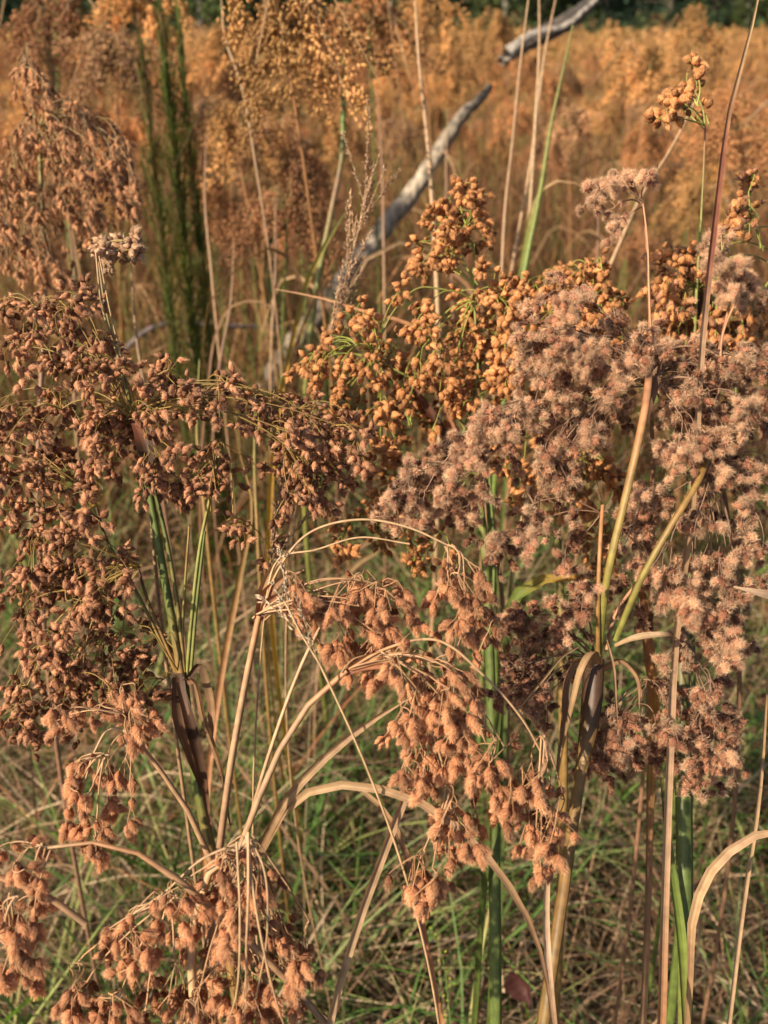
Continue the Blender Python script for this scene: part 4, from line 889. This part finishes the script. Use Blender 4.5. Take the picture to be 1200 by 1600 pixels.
woolgrass('small salmon woolgrass cluster hanging below the brown plant at left',
  nodes=[(205, 1145), (160, 1180), (190, 1115)],
  stems=[([(330, 1345), (290, 1260), (240, 1190), (205, 1145)], (-.0020, .0014, .0012), [TAN, TAN, RUSTY]), ([(205, 1145), (170, 1140), (150, 1170), (130, 1230)], (.0008, .0005), [STRAW, STRAW])],
  regions=[(195, 1075, 18, 8, 2, 2), (150, 1105, 20, 8, 2, 2), (105, 1110, 20, 8, 2, 2), (92, 1130, 12, 6, 1, 2), (200, 1120, 28, 14, 3, 0), (230, 1110, 16, 10, 1, 0), (130, 1190, 22, 14, 3, 1), (115, 1225, 18, 14, 2, 1), (125, 1260, 18, 14, 2, 1), (145, 1290, 16, 12, 2, 1), (150, 1330, 14, 14, 2, 1), (180, 1180, 22, 18, 2, 0), (190, 1215, 20, 16, 1, 0), (215, 1260, 18, 14, 1, 0), (110, 1290, 12, 12, 1, 1), (160, 1240, 15, 14, 1, 1)],
  seed=44, hang=.8, depth=.52, kinds=[O_, O_, B_], size=0.8, pcol=(.42, .24, .12), rcol=(.46, .28, .15), slen=.012, nspk=1.9, n_sub=(2, 3), dj=.02, arch=.25,  gravity=.45)
woolgrass('salmon woolgrass tassels at the left edge under an arching stalk',
  nodes=[(72, 1325), (25, 1400, .46)],
  stems=[([(290, 1385, .47), (240, 1345), (170, 1320), (120, 1316), (72, 1325)], (-.002, .0011, .0009), [TAN, RUSTY, STRAW]), ([(135, 1445), (70, 1400), (0, 1372), (-40, 1360)], (.0018, .0016), [TAN, RUSTY])],
  regions=[(12, 1320, 14, 5, 1, 0), (45, 1322, 14, 5, 1, 0), (25, 1355, 18, 14, 3, 0), (55, 1375, 12, 14, 2, 0), (35, 1420, 22, 14, 3, 0), (60, 1435, 10, 12, 1, 0), (12, 1440, 14, 20, 2, 1), (20, 1480, 18, 16, 3, 1), (30, 1525, 15, 12, 2, 1), (5, 1510, 10, 14, 1, 1)],
  seed=45, hang=.8, depth=.47, kinds=[O_], size=0.78, pcol=(.42, .24, .12), rcol=(.46, .28, .15), slen=.012, nspk=1.9, n_sub=(2, 3), dj=.015, arch=.2,  gravity=.5)
# the big tan head further back, upper left, and its neighbour at the edge
woolgrass('large tan woolgrass head drooping right at the upper left, slightly blurred',
  nodes=[(60, 200), (30, 120), (50, 330)],
  stems=[([(60, 700), (70, 450), (60, 200)], (-.003, .0025, .002), [BROWN, BROWN, YGREEN]), ([(60, 200), (45, 150), (40, 95)], (.0015, .001), [YGREEN, TAN])],
  regions=[(45, 80, 16, 20, 5, 1), (60, 130, 30, 28, 8, 1), (90, 180, 40, 28, 9, 0), (50, 200, 40, 30, 8, 0), (130, 190, 35, 25, 7, 0), (160, 230, 40, 30, 9, 0), (100, 240, 45, 30, 10, 0), (190, 240, 25, 28, 6, 0), (150, 280, 45, 28, 9, 0), (195, 290, 25, 25, 5, 0), (120, 320, 45, 28, 8, 0), (90, 290, 40, 28, 7, 0), (140, 340, 35, 20, 4, 0),
    (20, 260, 30, 30, 6, 2), (30, 310, 40, 30, 8, 2), (60, 370, 40, 28, 7, 2), (20, 390, 30, 30, 6, 2), (75, 410, 30, 25, 5, 2), (10, 350, 20, 28, 3, 2)],
  seed=51, hang=.6, depth=.98, kinds=['plume'], size=1.0, mult=1.3, pcol=(.34, .22, .11), rcol=(.36, .26, .09), slen=.022, nspk=3.2, dj=.07,  cap=300)

# ------------------------------------------------------------------ single blades and culms
def blade(label, cat, name, pts, wd, cols, ground=True, hint=None, fold=.3, twist=0.0):
    q = [P(*p) for p in pts]
    if ground:
        e = q[-1]; q.append(np.array([e[0] + max(-.12, min(.12, (e[0] - q[-2][0]) * .8)), e[1] - .05, 0.0]))
    b = q[-1].copy()
    c, par = smooth_curve(q, 56, True); prof = np.minimum(par / (len(pts) - 1), 1)
    mb = MB(); ribbon(mb, c - b, wd, np.array(cols), hint, fold, 5, twist=twist, prof=prof)
    o = mb.build(name, M_LEAF); o.location = b; tag(o, label, cat); return o
def culm(label, cat, pts, r, cols, name='grass_culm'):
    q = [P(*p) for p in pts]; e = q[-1]; q.append(np.array([e[0] + max(-.12, min(.12, (e[0] - q[-2][0]) * .6)), e[1] + .02, 0.0])); b = q[-1].copy()
    c, par = smooth_curve(q, 48, True); mb = MB(); tube(mb, c - b, r, np.array(cols), 7, prof=np.minimum(par / (len(pts) - 1), 1))
    o = mb.build(name, M_STEM); o.location = b; tag(o, label, cat); return o
PK = (.42, .27, .16)
blade('broad straw blade rising in an arc toward the drooping salmon tassels', 'grass blade', 'dry_blade', [(640, 1090, .50), (560, 1140, .50), (490, 1200, .51), (440, 1260, .52), (415, 1310, .53)], [.001, .0045, .0058, .0055, .005], [STRAW, PK, STRAW, TAN], twist=.3)
blade('straw blade arching over right and down from the centre, longest arch', 'grass blade', 'dry_blade', [(862, 1590, .52), (845, 1490, .51), (800, 1390, .50), (735, 1310, .50), (660, 1255, .50), (570, 1228, .50), (500, 1230, .51), (450, 1260, .52), (420, 1310, .53)], [.001, .003, .0042, .0048, .005, .0048, .0045], [BROWN, TAN, PK, STRAW, STRAW, TAN], hint=(0, -.6, .8))
blade('straight pinkish straw blade leaning left across the low centre', 'grass blade', 'dry_blade', [(668, 1150, .52), (640, 1225, .51), (600, 1330, .50), (560, 1440, .49), (530, 1540, .48), (512, 1610, .48)], [.003, .0055, .0055, .005, .005], [STRAW, PK, STRAW, PK])
blade('thin brown blade hanging behind the lowest salmon tassel', 'grass blade', 'dry_blade', [(560, 1230, .60), (600, 1265, .60), (640, 1350, .60), (660, 1450, .60), (690, 1600, .60)], [.003, .004, .005, .004], [STRAW, TAN, RED, RUSTY])
blade('pale upright straw blade between the green stem and amber stem', 'grass blade', 'dry_blade', [(856, 1330, .54), (853, 1450, .54), (858, 1530, .54), (866, 1610, .54)], [.004, .005, .0045], [STRAW, (.6, .42, .28), TAN])
blade('tall reddish and straw blade running from the top edge down the right side', 'grass blade', 'dry_blade', [(1190, -30, .55), (1170, 60, .55), (1140, 170, .55), (1122, 300, .55), (1108, 420, .56), (1098, 520, .57), (1080, 800, .58), (1055, 1000, .58), (1045, 1200, .57), (1038, 1400, .56), (1032, 1610, .55)], [.0012, .003, .004, .0048, .005, .0052, .006, .0065, .007], [STRAW, STRAW, RED, RED, PK, TAN, PK, PK, RUSTY])
blade('orange brown flat blade standing behind the woolly plant base', 'grass blade', 'dry_blade', [(1000, 900, .66), (1010, 1000, .66), (1020, 1080, .66), (1016, 1200, .66), (1012, 1400, .66), (1003, 1610, .66)], [.006, .010, .009, .006, .006], [RUSTY, RUSTY, (.5, .26, .07), BROWN, TAN])
blade('straw blade arching in from the right edge near the bottom', 'grass blade', 'dry_blade', [(1225, 1298, .55), (1190, 1302, .55), (1140, 1330, .55), (1100, 1380, .56), (1082, 1440, .56), (1080, 1500, .57)], [.003, .005, .006, .006, .004], [STRAW, PK, STRAW, TAN], hint=(-.5, -.6, .6))
blade('thin straw blade leaning at the lower right edge', 'grass blade', 'dry_blade', [(1200, 1050, .62), (1185, 1250, .60), (1160, 1420, .59), (1137, 1610, .58)], [.002, .004, .0045, .004], [TAN, STRAW, PK])
blade('half green half orange blade bending over by the woolly plant', 'grass blade', 'bent_blade', [(940, 902, .64), (880, 904, .64), (838, 908, .64), (808, 930, .64), (793, 960, .65), (785, 1050, .66)], [.001, .007, .009, .009, .006], [(.5, .25, .06), (.42, .25, .06), (.2, .26, .05), GREEN, GREEN], hint=(0, -.5, .85))
blade('dark backed pale twisted leaf poking in at the right edge', 'grass blade', 'twisted_leaf', [(1146, 917, .55), (1170, 918, .55), (1190, 928, .55), (1230, 935, .56), (1260, 990, .58)], [.001, .005, .008, .007], [(.6, .42, .26), (.6, .42, .28), DKBR], hint=(0, -.4, .9))
blade('reddish blade tip crossing in front of the leaning log', 'grass blade', 'red_blade', [(430, 452, .86), (500, 466, .85), (570, 488, .84), (640, 507, .83), (720, 560, .84), (760, 760, .85)], [.0008, .0035, .005, .006, .006], [(.5, .3, .16), (.42, .2, .1), RUSTY, BROWN], hint=(0, -.4, .9))
blade('ochre blade leaning beside the foot of the log', 'grass blade', 'ochre_blade', [(545, 322, 1.25), (512, 375, 1.22), (480, 440, 1.2), (462, 510, 1.18), (448, 570, 1.16)], [.001, .007, .008, .007], [(.3, .3, .1), (.36, .27, .06), (.45, .26, .05)])
blade('thin brown blade crossing the ochre blade by the log', 'grass blade', 'dry_blade', [(530, 385, 1.3), (500, 450, 1.28), (470, 520, 1.25), (440, 640, 1.2)], [.001, .005, .005, .004], [RUSTY, (.4, .22, .08), OCHRE])
blade('pale brown blade arching over the dead branch, left of the log', 'grass blade', 'dry_blade', [(440, 500, 1.3), (425, 480, 1.3), (395, 470, 1.3), (360, 480, 1.3), (338, 520, 1.3), (325, 600, 1.3)], [.001, .003, .004, .004], [TAN, TAN, BROWN], hint=(0, -.5, .8))
blade('green and tan blade hooked over at its tip in the upper right field', 'grass blade', 'bent_blade', [(925, 298, 1.2), (890, 284, 1.2), (858, 286, 1.2), (838, 310, 1.2), (825, 360, 1.2), (812, 430, 1.2), (800, 600, 1.2)], [.001, .004, .006, .006, .005], [TAN, STRAW, YGREEN, GREEN], hint=(0, -.5, .8))
blade('amber stalk leaf rising behind the left green stems', 'grass blade', 'amber_blade', [(372, 700, .95), (392, 790, .93), (375, 900, .92), (352, 1020, .9), (335, 1130, .88)], [.001, .005, .007, .006], [OCHRE, OCHRE, RUSTY])
blade('green leaf blade close beside the right green stem', 'grass blade', 'green_grass_blade', [(1028, 1150, .62), (1045, 1330, .61), (1062, 1450, .60), (1072, 1610, .59)], [.001, .006, .008, .007], [YGREEN, GREEN, (.2, .26, .05), YGREEN])
blade('bright green blade rising behind the middle green stem', 'grass blade', 'green_grass_blade', [(800, 870, .9), (792, 1000, .9), (786, 1150, .88), (783, 1300, .86)], [.001, .006, .008, .007], [YGREEN, GREEN, GREEN])
culm('thick dark green stem standing at the lower right', 'stem', [(1066, 980, .66), (1067, 1150, .64), (1069, 1350, .62), (1070, 1610, .60)], [.0045, .0062, .006, .005], [BROWN, GREEN, GREEN, (.08, .11, .025), (.13, .14, .035)], 'green_stalk')
culm('pale straw culm rising past the broken log to the top edge', 'stem', [(828, -20, 1.3), (812, 110, 1.3), (800, 230, 1.3), (790, 320, 1.3), (784, 430, 1.3)], [.001, .0022, .003], [STRAW, TAN, TAN])
culm('slightly curved tan culm right of the pale one at the top', 'stem', [(842, -20, 1.4), (843, 60, 1.4), (836, 200, 1.4), (828, 330, 1.4), (820, 440, 1.4)], [.0012, .0028, .003], [TAN, STRAW, TAN])
culm('leaning tan culm behind the broken log tip', 'stem', [(872, -20, 1.5), (852, 80, 1.5), (830, 250, 1.5), (800, 420, 1.5)], [.0012, .0025, .003], [TAN, STRAW, TAN])
culm('green culm with a dark node in the upper right field', 'stem', [(895, 40, 1.2), (880, 110, 1.2), (862, 190, 1.2), (846, 290, 1.2), (820, 420, 1.2)], [.001, .0028, .0035], [YGREEN, (.16, .15, .04), YGREEN, (.16, .22, .05)])
culm('tan culm left of the log near the top edge', 'stem', [(648, -10, 1.3), (655, 100, 1.3), (668, 220, 1.3), (680, 400, 1.3)], [.0012, .003, .0035], [STRAW, TAN, STRAW])
culm('green culm under the orange head at the top', 'stem', [(537, 90, 1.3), (536, 180, 1.3), (535, 240, 1.3), (520, 320, 1.3), (500, 420, 1.3)], [.003, .004, .0045], [(.1, .17, .04), (.13, .2, .04), BROWN, YGREEN])
culm('thin straw culm crossing the gap beside the far golden clump', 'stem', [(345, -20, 1.4), (352, 60, 1.4), (375, 125, 1.4), (400, 260, 1.4)], [.001, .0018, .002], [TAN, STRAW, TAN])
culm('tan slanted culm behind the small hooked woolly cluster', 'stem', [(1090, 150, 1.0), (1050, 230, .98), (1000, 310, .96), (960, 400, .95), (900, 540, .93)], [.001, .0022, .0028], [STRAW, TAN, STRAW])
for i, (x0, y0, x1, y1, d, lab) in enumerate([
    (322, 210, 330, 420, 1.5, 'pale bent culm left of the blurred brown head'), (365, 380, 345, 560, 1.45, 'tan culm low between the blurred brown heads'),
    (430, 310, 425, 520, 1.5, 'straw culm above the dead branch'), (470, 300, 500, 440, 1.6, 'straw culm between the blurred heads and ochre blade'),
    (590, 140, 600, 420, 1.6, 'tan culm behind the leaning log'), (700, 170, 705, 420, 1.7, 'tan culm rising behind the topmost rust cluster'),
    (935, 330, 930, 520, 1.3, 'tan culm just left of the hooked woolly cluster'), (205, 420, 232, 640, 1.1, 'tan culm behind the pale little cluster'),
    (105, 330, 115, 560, 1.3, 'tan culm under the large tan head'), (400, 620, 402, 820, 1.0, 'ochre culm behind the brown plant'),
    (312, 560, 318, 780, 1.05, 'yellow green culm left of the brown plant tassels')]):
    culm(lab, 'stem', [(x0, y0, d), ((x0 + x1) / 2 + rs.uniform(-8, 8), (y0 + y1) / 2, d), (x1, y1, d)], [.0008, .0019, .0023], [[BROWN, TAN], [TAN, BROWN], [YGREEN, OCHRE]][2 if i > 8 else i % 2])

# pale chaffy grass panicles
def panicle(label, pts, nb, col, seed, wid=.012):
    rng = np.random.default_rng(seed); q = [P(*p) for p in pts]
    base = q[-1].copy(); base[2] = 0; base[1] -= .03
    t = thing('grass_panicle', label, 'grass', tuple(base))
    c = smooth_curve(q + [base], 60); L_ = len(c); top = smooth_curve(q, 40)
    mb = MB(); tube(mb, c - base, [.0006, .0012, .0015], np.array([STRAW, TAN]), 5); mb.build('stem', M_STEM, t)
    for b in range(nb):
        i = int(2 + (b + .5) / nb * 34); p = top[i]; T = top[max(i - 4, 0)] - top[i]; T /= np.linalg.norm(T)
        d = T + rng.normal(0, .22, 3); d /= np.linalg.norm(d); l = rng.uniform(.025, .07)
        e = p + d * l; mb = MB(); tube(mb, np.array([p, (p + e) / 2, e]) - base, [.0005, .0003], STRAW, 3)
        for s in range(int(l / .0016)):
            u = p + d * l * rng.uniform(.05, 1) + rng.normal(0, .0006, 3); B = basis(d + rng.normal(0, .35, 3), rng)
            V, Ft = tiny_geo(rng.integers(99)); mb.add((V * [.3, .3, .52]) @ B.T + u - base, Ft, np.array(col) * rng.uniform(.7, 1.25))
        mb.build('panicle_branch', M_SPIKE, t)
panicle('upright pale chaffy grass panicle in front of the leaning log', [(575, 275, .80), (562, 350, .80), (540, 440, .80), (520, 510, .80), (500, 590, .80)], 26, (.55, .36, .22), 61)
panicle('dull tan grass panicle rising left of the centre behind salmon tassels', [(452, 690, .66), (440, 760, .66), (428, 840, .66), (418, 920, .66)], 16, (.46, .29, .19), 62)
panicle('small white chaffy grass spike between the two salmon plants', [(445, 940, .49), (460, 975, .49), (485, 1010, .49), (510, 1060, .49)], 4, (.55, .42, .28), 63)
# small flowering spike and a maroon leaf near the ground
def goldenrod():
    base = P(705, 1600, .95); base[2] = 0
    t = thing('goldenrod', 'little yellow green flower spike in the grass at bottom centre', 'wildflower', tuple(base))
    q = [base, P(704, 1600, .95), P(700, 1560, .95), P(690, 1490, .95), P(675, 1455, .95)]
    c = smooth_curve(q, 40) - base
    mb = MB(); tube(mb, c, [.0012, .0006], (.14, .2, .05), 5); mb.build('stem', M_STEM, t)
    rng = np.random.default_rng(3)
    for k in range(46):
        p = c[22 + k % 18] + rng.normal(0, .0035, 3); mb = MB(); B = basis(rng.normal(0, 1, 3) + [0, 0, 1], rng)
        V, Ft = tiny_geo(k); mb.add((V * .45) @ B.T + p, Ft, np.array((.55, .6, .06)) * rng.uniform(.7, 1.2)); mb.build('flower_bud', M_GRASS, t)
goldenrod()
def broad_leaf(label, px, py, d, size, col, rot, name='fallen_leaf'):
    c = P(px, py, d); n = 9; mb = MB(); V = []; 
    for i in range(n):
        t = i / (n - 1); w_ = math.sin(math.pi * min(t * 1.05, 1) ** .8) * .34
        for s in (-1, -.5, 0, .5, 1): V.append((t - .5, s * w_, 1.1 * abs(s) * w_ + 1.2 * (t - .5) ** 2 + .05 * math.sin(t * 17 + 3 * s)))
    V = np.array(V) * size; i = (np.arange(n - 1)[:, None] * 5 + np.arange(4)[None]).ravel()
    mb.add(V, np.stack([i, i + 1, i + 6, i + 5], -1), col)
    o = mb.build(name, M_LEAF); o.location = c; o.rotation_euler = rot; tag(o, label, 'leaf'); return o
broad_leaf('maroon dead leaf lying in the grass at the bottom centre right', 818, 1538, .98, .042, (.085, .03, .024), (1.0, .7, -.9))
